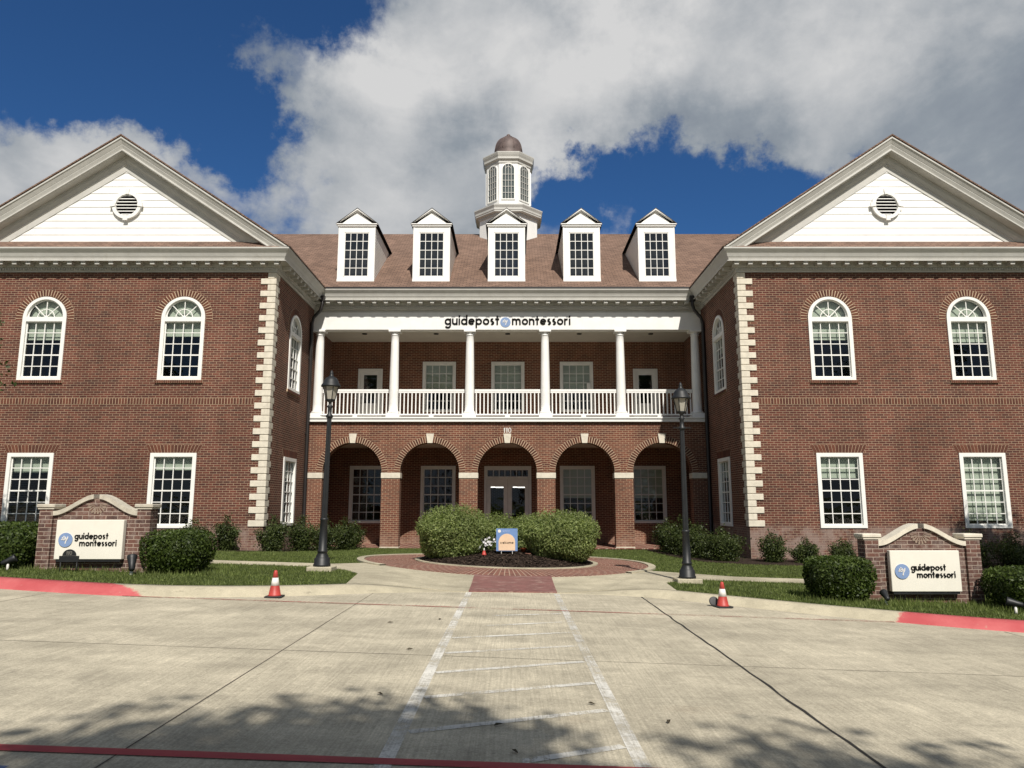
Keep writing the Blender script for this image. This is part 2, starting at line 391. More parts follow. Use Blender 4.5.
def paint(name, col, lo=.38, hi=.62, k=.9, scale=14):
    m, n, p, o = newmat(name); P_ = pos(n)
    f = n.ramp(n.noise(P_, 1.3, 6, .6), .3, .7, .8, 1.1)
    n.l(n.mix(1, col, n.comb(f, f, f), 'MULTIPLY'), p.inputs['Base Color']); p.inputs['Roughness'].default_value = .75; spec(p, .3)
    wv_ = n.math('ADD', n.math('MULTIPLY', n.noise(P_, scale, 8, .8), .5), n.math('MULTIPLY', n.noise(P_, 1.6, 5, .6), .5))
    wv_ = n.math('ADD', wv_, n.math('MULTIPLY', n.math('SUBTRACT', n.noise(n.vmath('MULTIPLY', P_, (52, 1.1, 1)), 1, 4, .6), .5), .25))
    n.l(n.ramp(wv_, lo, hi, 0, k), p.inputs['Alpha'])
    return m
PW = paint('worn_white_paint', (.70, .68, .62), .37, .60, .92)
PWB = paint('worn_hatch_paint', (.70, .68, .62), .39, .58, .85)
PR = paint('worn_red_paint', (.33, .05, .055), .18, .40, .95)
PRT = paint('faded_red_paint', (.33, .07, .06), .38, .58, .8)
PB = paint('worn_blue_paint', (.06, .13, .33), .30, .5, .95)
CRK = paint('joint_sealant', (.03, .028, .025), .30, .46, .97, 5)
JNT = paint('saw_joint', (.06, .05, .04), .30, .50, .9, 4)
def pavers():
    m, n, p, o = newmat('clay_pavers'); P_ = pos(n); s = n.sep(P_)
    dx = n.math('SUBTRACT', s[0], -.15); dy = n.math('SUBTRACT', s[1], 20.5)
    rr = n.math('SQRT', n.math('ADD', n.math('MULTIPLY', dx, dx), n.math('MULTIPLY', dy, dy)))
    an = n.math('ARCTAN2', dy, dx)
    b = n.n('ShaderNodeTexBrick'); n.l(n.comb(rr, n.math('MULTIPLY', an, 3.2), 0), b.inputs['Vector']); b.inputs['Scale'].default_value = 1
    b.inputs['Brick Width'].default_value = .21; b.inputs['Row Height'].default_value = .105; b.inputs['Mortar Size'].default_value = .010
    n.inp(b.inputs['Color1'], (.205, .083, .060)); n.inp(b.inputs['Color2'], (.135, .053, .043)); n.inp(b.inputs['Mortar'], (.36, .27, .20))
    f = n.ramp(n.noise(P_, 1.5, 8, .7), .3, .7, .84, 1.15)
    c = n.mix(1, b.outputs[0], n.comb(f, f, f), 'MULTIPLY')
    n.l(c, p.inputs['Base Color']); p.inputs['Roughness'].default_value = .9; spec(p, .25); bump(n, p, b.outputs['Fac'], -.4, .006)
    return m
PAV = pavers()
def stamped():
    m, n, p, o = newmat('stained_red_concrete'); P_ = pos(n)
    f = n.ramp(n.noise(P_, 3, 8, .7), .3, .7, .8, 1.2)
    c = n.mix(1, (.185, .080, .070), n.comb(f, f, f), 'MULTIPLY')
    c = n.mix(n.ramp(n.noise(n.vmath('MULTIPLY', P_, (1, 2.2, 1)), 2.6, 10, .8), .50, .66, 0, .7), c, (.40, .29, .24))
    n.l(c, p.inputs['Base Color']); p.inputs['Roughness'].default_value = .88; bump(n, p, n.noise(P_, 40, 5), .4, .006)
    return m
STAMP = stamped()
def soil(name, a, b, scale=9):
    m, n, p, o = newmat(name); P_ = pos(n)
    c = n.mix(n.ramp(n.noise(P_, scale, 9, .75), .35, .65), a, b)
    n.l(c, p.inputs['Base Color']); p.inputs['Roughness'].default_value = 1; spec(p, .1); bump(n, p, n.noise(P_, scale*4, 7, .7), .9, .03)
    return m
MUL = soil('dark_mulch', (.018, .014, .011), (.065, .045, .035), 14)
MULC = islandbrick('mulch_chips', ((.014, .010, .008), (.085, .058, .042)))
SOIL = soil('turf_soil', (.030, .045, .012), (.060, .075, .022), 6)
FARG = soil('ground_grass', (.045, .065, .018), (.075, .09, .03), .8)
def leafmat(name, ca, cb, trans=.25, rough=.5):
    m, n, p, o = newmat(name); g = geo(n)
    r = n.n('ShaderNodeValToRGB'); n.l(g.outputs['Random Per Island'], r.inputs[0])
    e = r.color_ramp.elements; e[0].color = (*ca, 1); e[1].color = (*cb, 1)
    f = n.ramp(n.noise(g.outputs['Position'], 2.2, 5, .6), .3, .7, .75, 1.25)
    c = n.mix(1, r.outputs[0], n.comb(f, f, f), 'MULTIPLY')
    n.l(c, p.inputs['Base Color']); p.inputs['Roughness'].default_value = rough; spec(p, .3)
    if trans:
        t = n.n('ShaderNodeBsdfTranslucent'); n.l(n.mix(1, c, (1.1, 1.3, .5), 'MULTIPLY'), t.inputs[0])
        mx = n.n('ShaderNodeMixShader'); mx.inputs[0].default_value = trans
        n.l(p.outputs[0], mx.inputs[1]); n.l(t.outputs[0], mx.inputs[2]); n.l(mx.outputs[0], o.inputs[0])
    return m
LBOX = leafmat('boxwood_leaves', (.026, .045, .008), (.078, .110, .022), .3)
LLIG = leafmat('grey_green_leaves', (.125, .165, .052), (.29, .33, .125), .38)
LTOP = LLIG
LHOL = leafmat('dark_holly_leaves', (.022, .036, .009), (.075, .095, .026))
LTREE = leafmat('tree_leaves', (.030, .050, .012), (.07, .10, .028), .3)
GRS = leafmat('grass_blades', (.080, .112, .025), (.19, .225, .070), .35, .6)

# ------------------------------------------------------------------ terrain
def sm_(t):
    t = np.clip(t, 0, 1); return t*t*(3-2*t)
def Zp(x, y):
    x = np.asarray(x, float); y = np.asarray(y, float)
    return -.034*np.clip(x, -16, 16)*(1-sm_((y-14)/20))
def lift(x, y): return np.maximum(sm_((np.abs(x)-1.3)/1.7), sm_((y-14.8)/3.5))
def H(x, y):
    x = np.asarray(x, float); y = np.asarray(y, float)
    return Zp(x, y)+.118*lift(x, y)*(1-sm_((y-20)/8.5))
def Hf(x, y): return float(H(x, y))
KX = [-60, -16, -11, -8.32, -7.2, -6.07, -5.01, -3.83, -2.96, -2.03, -.77, .81, 1.71, 2.28, 3.08, 3.85, 4.75, 5.61, 6.81, 7.58, 10, 16, 60]
KY = [13.4, 13.2, 12.9, 12.50, 12.25, 12.08, 12.25, 12.70, 13.28, 13.98, 14.28, 14.58, 14.72, 14.66, 14.20, 13.62, 12.98, 12.45, 11.87, 11.55, 11.1, 10.8, 10.8]
def kerby(x): return np.interp(x, KX, KY)
xs = np.unique(np.concatenate([[-300, -120, -60, -30], np.arange(-18, 18.01, .25), [30, 60, 120, 300]]))
kys = kerby(xs); kys = np.convolve(np.pad(kys, 3, 'edge'), np.ones(7)/7, 'valid')
def KY_(x): return float(np.interp(x, xs, kys))
def gridmesh(name, ynorm, ylo, yhi, zf, mat):
    V = []; F = []; m = len(ynorm)
    for i, x in enumerate(xs):
        a, b = ylo(i), yhi(i)
        for t in ynorm:
            y = a+(b-a)*t; V.append((x, y, float(zf(x, y))))
    for i in range(len(xs)-1):
        for j in range(m-1): F.append((i*m+j, (i+1)*m+j, (i+1)*m+j+1, i*m+j+1))
    me = bpy.data.meshes.new(name); me.from_pydata(V, [], F); me.materials.append(mat); return link(name, me)
fl = lambda x: Zp(x, 0)
o = gridmesh('parking_lot', np.linspace(0, 1, 40), lambda i: -60, lambda i: kys[i]+.10, Zp, CONC); tag(o, kind='structure')
tn = np.concatenate([np.linspace(0, .3, 70), np.linspace(.32, 1, 12)])
o = gridmesh('lawn', tn, lambda i: kys[i]+.30, lambda i: 60, H, SOIL); tag(o, kind='structure')
mb = MB(); mb.add([(-1500, -1500, -.9), (1500, -1500, -.9), (1500, 1500, -.9), (-1500, 1500, -.9)], [(0, 1, 2, 3)])
tag(mb.build('ground', FARG), kind='structure')
# kerb
prof = [(-.02, -.05), (.0, .0), (.05, .02), (.14, .085), (.20, .116), (.26, .130), (.46, .130), (.47, .04)]
V = []; F = []; kx = np.arange(-18, 18.01, .1)
for x in kx:
    yk = KY_(x); L = float(lift(x, yk+.3))
    for (a, b) in prof: V.append((x, yk+a, float(Zp(x, yk+a))+(max(b, -.05)*L if b > 0 else b)+.004))
m_ = len(prof)
for i in range(len(kx)-1):
    for j in range(m_-1): F.append((i*m_+j, (i+1)*m_+j, (i+1)*m_+j+1, i*m_+j+1))
me = bpy.data.meshes.new('kerb'); me.from_pydata(V, [], F); me.materials.append(KERB); tag(link('kerb', me), kind='structure')
for p in me.polygons: p.use_smooth = True
# overlays
def clip(poly, ax, v, keep_gt):
    out = []
    for i in range(len(poly)):
        a = poly[i]; b = poly[(i+1) % len(poly)]
        ia = (a[ax] >= v) if keep_gt else (a[ax] <= v); ib = (b[ax] >= v) if keep_gt else (b[ax] <= v)
        if ia: out.append(a)
        if ia != ib:
            t = (v-a[ax])/(b[ax]-a[ax]); out.append((a[0]+(b[0]-a[0])*t, a[1]+(b[1]-a[1])*t))
    return out
def sheet(name, poly, off, mat, zf=H, st=.25, edge=.03):
    mb = MB(); x0 = min(p[0] for p in poly); x1 = max(p[0] for p in poly)
    i = math.floor(x0/st)
    while i*st < x1:
        cx = clip(clip(poly, 0, i*st, True), 0, (i+1)*st, False)
        if len(cx) > 2:
            y0 = min(p[1] for p in cx); y1 = max(p[1] for p in cx); j = math.floor(y0/st)
            while j*st < y1:
                c = clip(clip(cx, 1, j*st, True), 1, (j+1)*st, False)
                if len(c) > 2: mb.add([(p[0], p[1], float(zf(p[0], p[1]))+off) for p in c], [tuple(range(len(c)))])
                j += 1
        i += 1
    if edge:
        n = len(poly)
        for k in range(n):
            a, b = poly[k], poly[(k+1) % n]; q = max(1, int(math.dist(a, b)/st))
            for t in range(q):
                p1 = (a[0]+(b[0]-a[0])*t/q, a[1]+(b[1]-a[1])*t/q); p2 = (a[0]+(b[0]-a[0])*(t+1)/q, a[1]+(b[1]-a[1])*(t+1)/q)
                z1 = float(zf(*p1))+off; z2 = float(zf(*p2))+off
                mb.add([(*p1, z1-edge), (*p2, z2-edge), (*p2, z2), (*p1, z1)], [(0, 1, 2, 3)])
    me = bpy.data.meshes.new(name); me.from_pydata(mb.v, [], mb.f); me.materials.append(mat)
    return link(name, me)
CX0, CY0 = -.15, 20.5
def circ(r, n=64, a0=0, a1=2*pi): return [(CX0+r*math.cos(a0+(a1-a0)*i/n), CY0+r*math.sin(a0+(a1-a0)*i/n)) for i in range(n if abs(a1-a0-2*pi) < 1e-6 else n+1)]
kb = lambda x: KY_(x)+.03+.43*float(sm_((abs(x)-.9)/.9))
apron = [(x, kb(x)) for x in np.linspace(-2.95, 3.1, 40)]+[(3.2, 16.1), (3.9, 17.05), (14, 17.05), (14, 17.95), (5.2, 17.95), (3.2, 18.9), (3.0, 21), (-3.2, 21), (-3.5, 18.75), (-4.2, 18.05), (-14, 18.05), (-14, 17.2), (-4.5, 17.2), (-3.6, 16.6), (-3.15, 15.8)]
tag(sheet('sidewalk', apron, .016, WALKM), kind='structure')
tag(sheet('path', circ(3.74), .024, PAV), kind='structure')
# ring edging band, concrete
def band(r0, r1, a0, a1, off, name, mat):
    mb = MB(); n = 90
    for i in range(n+1):
        a = a0+(a1-a0)*i/n
        for r, dz in ((r0, -.04), (r0, off), (r1, off), (r1, -.04)):
            x = CX0+r*math.cos(a); y = CY0+r*math.sin(a); mb.v.append((x, y, Hf(x, y)+dz))
    for i in range(n):
        for j in range(3): mb.f.append([i*4+j, i*4+j+1, i*4+j+5, i*4+j+4]); mb.sm.append(False)
    return mb.build(name, mat)
tag(band(3.72, 3.90, -.72, pi+.72, .045, 'path_edging', WALKM), kind='structure')
tag(band(2.30, 2.42, 0, 2*pi, .05, 'bed_edging', WALKM), kind='structure')
redsq = [(-.80, KY_(-.8)+.03), (0, KY_(0)+.03), (.85, KY_(.85)+.03), (.86, 16.98), (.45, 16.84), (-.15, 16.77), (-.6, 16.80), (-.82, 16.86)]
tag(sheet('entry_strip', redsq, .028, STAMP), kind='structure')
bedL = [(-18, 22.9), (-8.2, 22.9), (-6.9, 23.4), (-6.2, 27.2), (-5.5, 28.6), (-7.8, 28.9), (-7.8, 24.25), (-18, 24.25)]
bedR = [(5.0, 28.6), (5.2, 24.6), (5.6, 22.4), (6.6, 21.8), (18, 21.8), (18, 24.25), (7.5, 24.25), (7.5, 28.9)]
tag(sheet('planting_bed', bedL, .02, MUL), kind='structure')
tag(sheet('planting_bed', bedR, .02, MUL), kind='structure')
sgL = [(-10.5, 14.35), (-5.6, 14.35), (-5.6, 15.6), (-10.5, 15.6)]; sgR = [(5.3, 13.35), (10.5, 12.75), (10.5, 15.2), (5.3, 15.2)]
porch = [(-7.6, 28.75), (7.3, 28.75), (7.3, 33), (-7.6, 33)]
tag(sheet('porch_floor', porch, .03, PAV, zf=lambda x, y: .0), kind='structure')
# mulch mound in the ring
mb = MB(); nr = 12; na = 48
def mound(x, y):
    r = math.hypot(x-CX0, y-CY0)/2.31; return .02+.30*max(0, 1-r*r)**.8
mb.v.append((CX0, CY0, Hf(CX0, CY0)+mound(CX0, CY0)))
for i in range(1, nr+1):
    for k in range(na):
        r = 2.31*i/nr; a = 2*pi*k/na; x = CX0+r*math.cos(a); y = CY0+r*math.sin(a)
        mb.v.append((x, y, Hf(x, y)+mound(x, y)+random.uniform(-.012, .012)))
for k in range(na): mb.f.append([0, 1+k, 1+(k+1) % na]); mb.sm.append(True)
for i in range(nr-1):
    for k in range(na): a = 1+i*na+k; b = 1+i*na+(k+1) % na; mb.f.append([a, a+na, b+na, b]); mb.sm.append(True)
tag(mb.build('mulch_bed', MUL), kind='structure')
def mz(x, y): return Hf(x, y)+mound(x, y)
def chips(pts, size, name, mat, zf, label, cat):
    n = len(pts); V = np.zeros((n*4, 3)); 
    for i, (x, y) in enumerate(pts):
        a = random.uniform(0, pi); l = size*random.uniform(.5, 1.4); wd = l*.4; t = random.uniform(-.4, .4); z = zf(x, y)+.012
        c, s = math.cos(a), math.sin(a)
        for k, (u, v) in enumerate(((-l, -wd), (l, -wd), (l, wd), (-l, wd))): V[i*4+k] = (x+u*c-v*s, y+u*s+v*c, z+u*t+abs(v)*.2)
    me = bpy.data.meshes.new(name); me.from_pydata(V.tolist(), [], [(4*i, 4*i+1, 4*i+2, 4*i+3) for i in range(n)]); me.materials.append(mat)
    return tag(link(name, me), label, cat, kind='stuff')
pts = []
while len(pts) < 9000:
    x, y = random.uniform(-2.6, 2.3), random.uniform(18.1, 22.9)
    if math.hypot(x-CX0, y-CY0) < 2.28: pts.append((x, y))
chips(pts, .03, 'mulch_chips', MULC, mz, 'dark shredded bark mulch heaped in the round planting bed', 'mulch')
# grass blades
def inside(px, py, poly):
    c = np.zeros(len(px), bool); n = len(poly)
    for i in range(n):
        x1, y1 = poly[i]; x2, y2 = poly[(i+1) % n]
        m = ((y1 > py) != (y2 > py)); xx = (x2-x1)*(py-y1)/((y2-y1) if y2 != y1 else 1e-9)+x1
        c ^= m & (px < xx)
    return c
def blades(n, x0, x1, y0, y1, size):
    px = rng.uniform(x0, x1, n); py = y0+(y1-y0)*rng.uniform(0, 1, n)**1.25
    ok = py > np.interp(px, xs, kys)+.49
    for po in (apron, redsq, bedL, bedR): ok &= ~inside(px, py, po)
    ok &= np.hypot(px-CX0, py-CY0) > 3.91
    ok &= ~(inside(px, py, porch)); ok &= py < 28.7; ok &= ~((np.abs(px+.18) > 7.6) & (py > 24))
    return px[ok], py[ok]
px, py = blades(330000, -13.5, 12.5, 11.6, 28.6, 1)
n = len(px); hgt = rng.uniform(.025, .058, n); wd = rng.uniform(.005, .010, n); a = rng.uniform(0, pi, n); lx = rng.normal(0, .018, n); ly = rng.normal(0, .018, n)
insg = inside(px, py, sgL) | inside(px, py, sgR); hgt = np.where(insg, hgt*rng.uniform(.8, 2.6, n), hgt)
z = H(px, py)-.004
V = np.empty((n, 3, 3)); V[:, 0] = np.stack([px-wd*np.cos(a), py-wd*np.sin(a), z], 1); V[:, 1] = np.stack([px+wd*np.cos(a), py+wd*np.sin(a), z], 1)
V[:, 2] = np.stack([px+lx, py+ly, z+hgt], 1)
def trimesh(name, V, mat, k=3):
    n = len(V); me = bpy.data.meshes.new(name); me.vertices.add(n*k); me.vertices.foreach_set('co', V.reshape(-1))
    me.loops.add(n*k); me.loops.foreach_set('vertex_index', np.arange(n*k, dtype=np.int32)); me.polygons.add(n)
    me.polygons.foreach_set('loop_start', np.arange(0, n*k, k, dtype=np.int32)); me.polygons.foreach_set('loop_total', np.full(n, k, dtype=np.int32))
    me.update(calc_edges=True); me.validate(); me.materials.append(mat); return me
tag(link('grass', trimesh('grass', V.astype(np.float32), GRS)), 'short mown green turf between the kerb and the school', 'grass', kind='stuff')
# paint on the pavement
def stripe(name, a, b, wd, mat, off=.004):
    dx, dy = b[0]-a[0], b[1]-a[1]; L = math.hypot(dx, dy); nx, ny = -dy/L*wd/2, dx/L*wd/2
    return tag(sheet(name, [(a[0]-nx, a[1]-ny), (b[0]-nx, b[1]-ny), (b[0]+nx, b[1]+ny), (a[0]+nx, a[1]+ny)], off, mat, zf=Zp, st=.5, edge=0), kind='structure')
stripe('painted_aisle_line', (-.79, 4.0), (-.79, 14.35), .105, PW); stripe('painted_aisle_line', (.83, 4.0), (.83, 14.55), .105, PW)
for (a, b) in [((-.29, 11.41), (.75, 11.87)), ((-.34, 10.46), (.75, 11.04)), ((-.72, 9.44), (.76, 10.16)), ((-.72, 8.5), (.76, 9.21)), ((-.73, 7.53), (.76, 8.30)), ((-.73, 6.59), (.76, 7.33)), ((-.73, 5.62), (.76, 6.39)), ((.05, 5.08), (.76, 5.47))]:
    stripe('painted_hatch_line', a, b, .085, PWB, .0045)
stripe('painted_fire_lane', (-9, 4.99), (9, 4.99), .115, PR, .007)
stripe('painted_fire_lane', (-6.1, 12.12), (6.0, 12.24), .07, PRT, .007)
stripe('painted_parking_mark', (-4.4, 4.60), (-2.93, 4.60), .16, PB, .006)
def wig(name, pts, wd, mat, off):
    L_ = []; R_ = []
    for i, p in enumerate(pts):
        L_.append((p[0]-wd/2*random.uniform(.7, 1.3), p[1])); R_.append((p[0]+wd/2*random.uniform(.7, 1.3), p[1]))
    return tag(sheet(name, L_+R_[::-1], off, mat, zf=Zp, st=.5, edge=0), kind='structure')
wig('pavement_joint', [(2.42+random.uniform(-.012, .012), y) for y in np.linspace(3.5, KY_(2.4)+.02, 40)], .028, CRK, .0035)
wig('pavement_joint', [(-2.44, y) for y in np.linspace(3.5, KY_(-2.44)+.02, 10)], .011, JNT, .0035)
for x in (-7.3, 7.3): wig('pavement_joint', [(x, y) for y in np.linspace(-3.5, KY_(x)-.1, 8)], .012, JNT, .0035)
stripe('pavement_joint', (-9, 8.35), (9, 8.35), .010, JNT, .003)

# ------------------------------------------------------------------ the school building
AX = -.18; OY = 29.0
B = empty('school_building', (AX, OY, 0)); tag(B, 'two-storey red brick school with white pediments, arcade, columned balcony and cupola', 'building')
def bb(mb, name, mat, parent=None):      # coordinates: x from the axis, y absolute
    return MB.xf(mb, Matrix.Translation((0, -OY, 0))).build(name, mat, parent or B)
def bplate(name, outer, holes, thick, mat, y, parent=None):
    return link(name, plate(name, outer, holes, thick, mat), parent or B, (0, y-OY, 0))
YW = 24.2; YA = 29.0; YR = 32.2; XI = 7.7; WC = 12.97; XO = 18.24
LW, UW = 1.48, 1.44; LZ0, LZ1 = .907, 3.275; UZ0, UZ1 = 5.65, 8.45; US = UZ1-UW/2
g_ = .01
for sd_ in (-1, 1):
    holes = []
    for k in (-1, 1):
        cx = sd_*WC+k*2.29
        holes += [rect(cx-LW/2+g_, cx+LW/2-g_, LZ0+g_, LZ1-g_), archpoly(cx, UW/2-g_, UZ0+g_, US)]
    xa, xb = sorted((sd_*XI, sd_*XO)); bplate('wall', rect(xa, xb, -.8, 9.30), holes, .3, BR, YW)
    # return wall, built in the front plane then turned
    cy = 26.75
    hol = [rect(cy-LW/2+g_, cy+LW/2-g_, LZ0+g_, LZ1-g_), archpoly(cy, UW/2-g_, UZ0+g_, US)]
    me = plate('wall', rect(YW+.3, YR, -.8, 9.30), hol, .3, BR)
    # local (u, t, z) -> world x = side*(XI + t), y = u
    me.transform(Matrix(((0, sd_, 0, sd_*XI), (1, 0, 0, -OY), (0, 0, 1, 0), (0, 0, 0, 1))))
    if sd_ > 0: me.flip_normals()
    link('wall', me, B)
    mb = MB(); xa, xb = sorted((sd_*XO, sd_*(XO-.3))); mb.box(xa, xb, YW+.3, 44, -.8, 9.3); bb(mb, 'wall', BR)
mb = MB(); mb.box(-XO, XO, 44, 44.3, -.8, 9.9); bb(mb, 'wall', BR)
mb = MB(); mb.box(-XO+.3, XO-.3, YR+.35, 44, 4.4, 4.6); mb.box(-XO+.35, -XI-.32, YW+.45, YR+.3, 4.4, 4.6); mb.box(XI+.32, XO-.35, YW+.45, YR+.3, 4.4, 4.6); 
mb.box(-XO+.3, XO-.3, YR+.35, 43.9, 9.0, 9.1); mb.box(-XO+.35, -XI-.32, YW+.45, YR+.3, 9.0, 9.1); mb.box(XI+.32, XO-.35, YW+.45, YR+.3, 9.0, 9.1)
mb.box(-XO+.35, -XI-.32, 29.5, 29.6, -.5, 8.9); mb.box(XI+.32, XO-.35, 29.5, 29.6, -.5, 8.9)
bb(mb, 'interior_partition', INT)
# porch rear wall
PS = 2.98
rw = []
lw_x = [-5.98, -2.96, 2.96, 5.98]
for x in lw_x: rw.append(rect(x-.73, x+.73, .89, 3.27))
rw.append(rect(-1.0, 1.0, .0, 3.27))
for x in (-PS, 0, PS): rw.append(rect(x-.71, x+.71, 5.60, 7.78))
for x in (-5.97, 5.97): rw.append(rect(x-.52, x+.52, 5.03, 7.47))
bplate('porch_wall', rect(-XI, XI, -.5, 9.9), rw, .3, BRP, YR)
# arcade
AR = 1.14; SP = 2.87; ZT = 4.80
outl = [(-XI, -.3)]
for i in range(-2, 3):
    c = i*PS
    outl += [(c-AR, -.3)]+[(c+AR*math.cos(a), SP+AR*math.sin(a)) for a in [pi-pi*k/28 for k in range(29)]]+[(c+AR, -.3)]
outl += [(XI, -.3), (XI, ZT), (-XI, ZT)]
bplate('arcade_wall', outl, [], .45, BRP, YA)
def voussoirs(cx, zs, r0, r1, n, y, a0=0, a1=pi, dep=.02, back=True):
    """ring of header bricks in the x-z plane, front at y"""
    m1 = MB(); m2 = MB()
    da = (a1-a0)/n; gp_ = .026/((r0+r1)/2)
    for k in range(n):
        p, q = a0+k*da+gp_/2, a0+(k+1)*da-gp_/2
        c = [(cx+r*math.cos(t), zs+r*math.sin(t)) for r, t in ((r0+.004, p), (r1-.004, p), (r1-.004, q), (r0+.004, q))]
        m1.prism(c, y-dep, y)
    N_ = 40; c = [(cx+r1*math.cos(a0+(a1-a0)*t/N_), zs+r1*math.sin(a0+(a1-a0)*t/N_)) for t in range(N_+1)]
    ci = [(cx+r0*math.cos(a0+(a1-a0)*t/N_), zs+r0*math.sin(a0+(a1-a0)*t/N_)) for t in range(N_+1)]
    for t in range(N_): m2.prism([ci[t], c[t], c[t+1], ci[t+1]], y-dep+.006, y)
    return m1, m2
def ring_part(name, m1, m2, tr=None):
    if tr is not None: m1.xf(tr); m2.xf(tr)
    o = bb(m1, name, VB); q = bb(m2, 'mortar_bed', MO, o); return o
for i in range(-2, 3):
    m1, m2 = voussoirs(i*PS, SP, AR, AR+.23, 42, YA, dep=.018); ring_part('arch_ring', m1, m2)
    m = MB(); c = i*PS; m.prism([(c-.10, SP+AR-.02), (c+.10, SP+AR-.02), (c+.15, SP+AR+.34), (c-.15, SP+AR+.34)], YA-.06, YA+.02); bb(m, 'keystone', ST)
for i in range(-3, 3):
    c = (i+.5)*PS; x0 = c-(PS/2-AR)-.02; x1 = c+(PS/2-AR)+.02
    if i == -3: x0 = -XI+.002
    if i == 2: x1 = XI-.002
    m = MB(); m.box(x0, x1, YA-.03, YA+.47, 2.64, 2.85, .008); bb(m, 'impost_block', ST)
    m = MB(); m.box(x0+.005, x1-.005, YA-.02, YA+.46, -.3, .07, .01); bb(m, 'pier_base', STD)
# porch ceilings, slab, fascia
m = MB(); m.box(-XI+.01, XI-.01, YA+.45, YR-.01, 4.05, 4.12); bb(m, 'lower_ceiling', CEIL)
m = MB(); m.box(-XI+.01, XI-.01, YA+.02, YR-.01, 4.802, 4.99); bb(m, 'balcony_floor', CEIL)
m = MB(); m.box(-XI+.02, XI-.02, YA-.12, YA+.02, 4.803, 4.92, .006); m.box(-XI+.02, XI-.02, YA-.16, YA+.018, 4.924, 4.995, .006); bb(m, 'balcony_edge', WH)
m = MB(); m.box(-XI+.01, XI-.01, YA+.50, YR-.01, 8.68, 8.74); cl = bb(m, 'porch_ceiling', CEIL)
for i in range(-2, 3):
    m = MB(); m.lathe(i*PS, 30.6, [(.10, 8.655), (.11, 8.68)], 16); bb(m, 'recessed_light', DARK, cl)
m = MB(); m.box(-XI+.015, XI-.015, YA+.08, YA+.50, 8.49, 9.20, .006); bb(m, 'entablature_beam', WH)
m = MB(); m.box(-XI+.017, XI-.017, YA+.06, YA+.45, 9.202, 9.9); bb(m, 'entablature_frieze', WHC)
# columns and railing
m = MB(); x0 = 0; y0 = 0
m.box(-.26, .26, -.26, .26, 0, .10, .008); m.box(-.23, .23, -.23, .23, .10, .17, .006)
pr = [(.225, .17), (.235, .20), (.225, .24), (.20, .26)]
for k in range(13):
    t = k/12; pr.append((.185-.035*t**1.7, .27+2.99*t))
pr += [(.155, 3.27), (.175, 3.285), (.175, 3.305), (.155, 3.32), (.155, 3.36), (.21, 3.41)]
m.lathe(0, 0, pr, 28); m.box(-.235, .235, -.235, .235, 3.41, 3.496, .006)
colm = m.mesh('column', WH)
for i in range(-3, 3): link('column', colm, B, ((i+.5)*PS, YA+.27-OY, 4.995))
balm = MB(); balm.box(-.022, .022, -.022, .022, 0, .86); balm = balm.mesh('baluster', WH)
mb = MB(); L_ = PS/2-.20
mb.box(-L_, L_, -.04, .04, 1.04, 1.12, .01); mb.box(-L_, L_, -.03, .03, .98, 1.038); mb.box(-L_, L_, -.035, .035, .09, .15, .006)
mb.box(-.09, .09, -.03, .03, .0, .09); railm = mb.mesh('railing', WH)
for i in range(-2, 3):
    r = link('railing', railm, B, (i*PS, YA+.22-OY, 4.995))
    for k in range(17):
        link('baluster', balm, r, (-L_+.07+(2*L_-.14)*k/16, 0, .135))

# cornice
PATH = [(-XO, 43.9), (-XO, YW), (-XI, YW), (-XI, YA), (XI, YA), (XI, YW), (XO, YW), (XO, 43.9)]
def sweep(prof, path, closed_prof=True):
    mb = MB(); n = len(prof); vs = []
    for i, p in enumerate(path):
        ns = []
        for a, b in ((i-1, i), (i, i+1)):
            if a >= 0 and b < len(path):
                d = Vector((path[b][0]-path[a][0], path[b][1]-path[a][1])).normalized(); ns.append(Vector((d.y, -d.x)))
        nn_ = ns[0] if len(ns) == 1 else (ns[0]+ns[1])/(1+ns[0].dot(ns[1]))
        for (o_, z_) in prof: vs.append((p[0]+nn_.x*o_, p[1]+nn_.y*o_, z_))
    fs = []
    for i in range(len(path)-1):
        for j in range(n):
            k = (j+1) % n; fs.append((i*n+j, i*n+k, (i+1)*n+k, (i+1)*n+j))
    fs.append(tuple(range(n))); fs.append(tuple((len(path)-1)*n+j for j in range(n)))
    return mb.add(vs, fs)
cp = [(-.08, 9.29), (.05, 9.29), (.05, 9.335), (.075, 9.34), (.075, 9.42), (.125, 9.44), (.125, 9.575), (.40, 9.585), (.40, 9.56), (.435, 9.56), (.435, 9.585), (.37, 9.60), (.385, 9.66), (.42, 9.73), (.43, 9.735), (.43, 9.75), (.46, 9.82), (.54, 9.915), (.562, 9.945),
      (.562, 9.99), (.50, 10.0), (-.08, 9.97)]
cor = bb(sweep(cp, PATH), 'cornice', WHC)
# dentil course
m = MB()
def along(a, b, step, f):
    d = Vector((b[0]-a[0], b[1]-a[1])); L = d.length; d.normalize(); nrm = Vector((d.y, -d.x)); n = int(L/step); s0 = (L-n*step)/2
    for k in range(n+1):
        q = s0+k*step; f(a[0]+d.x*q, a[1]+d.y*q, math.atan2(d.y, d.x), nrm)
def dent(x, y, ang, nrm):
    s = len(m.v); m.box(-.022, .022, -.115, -.075, 9.35, 9.415); m.xf(Matrix.Translation((x, y, 0)) @ Matrix.Rotation(ang, 4, 'Z'), s)
for i in range(1, 6): along(PATH[i], PATH[i+1], .085, dent)
bb(m, 'dentil_course', WHC, cor)
mm = MB(); mm.box(-.08, .08, -.385, -.125, 9.51, 9.576, .006); mm.box(-.075, .075, -.37, -.125, 9.455, 9.508, .006); modm = mm.mesh('modillion', WHC)
def modil(x, y, ang, nrm): link('modillion', modm, cor, (x, y-OY, 0), (0, 0, ang))
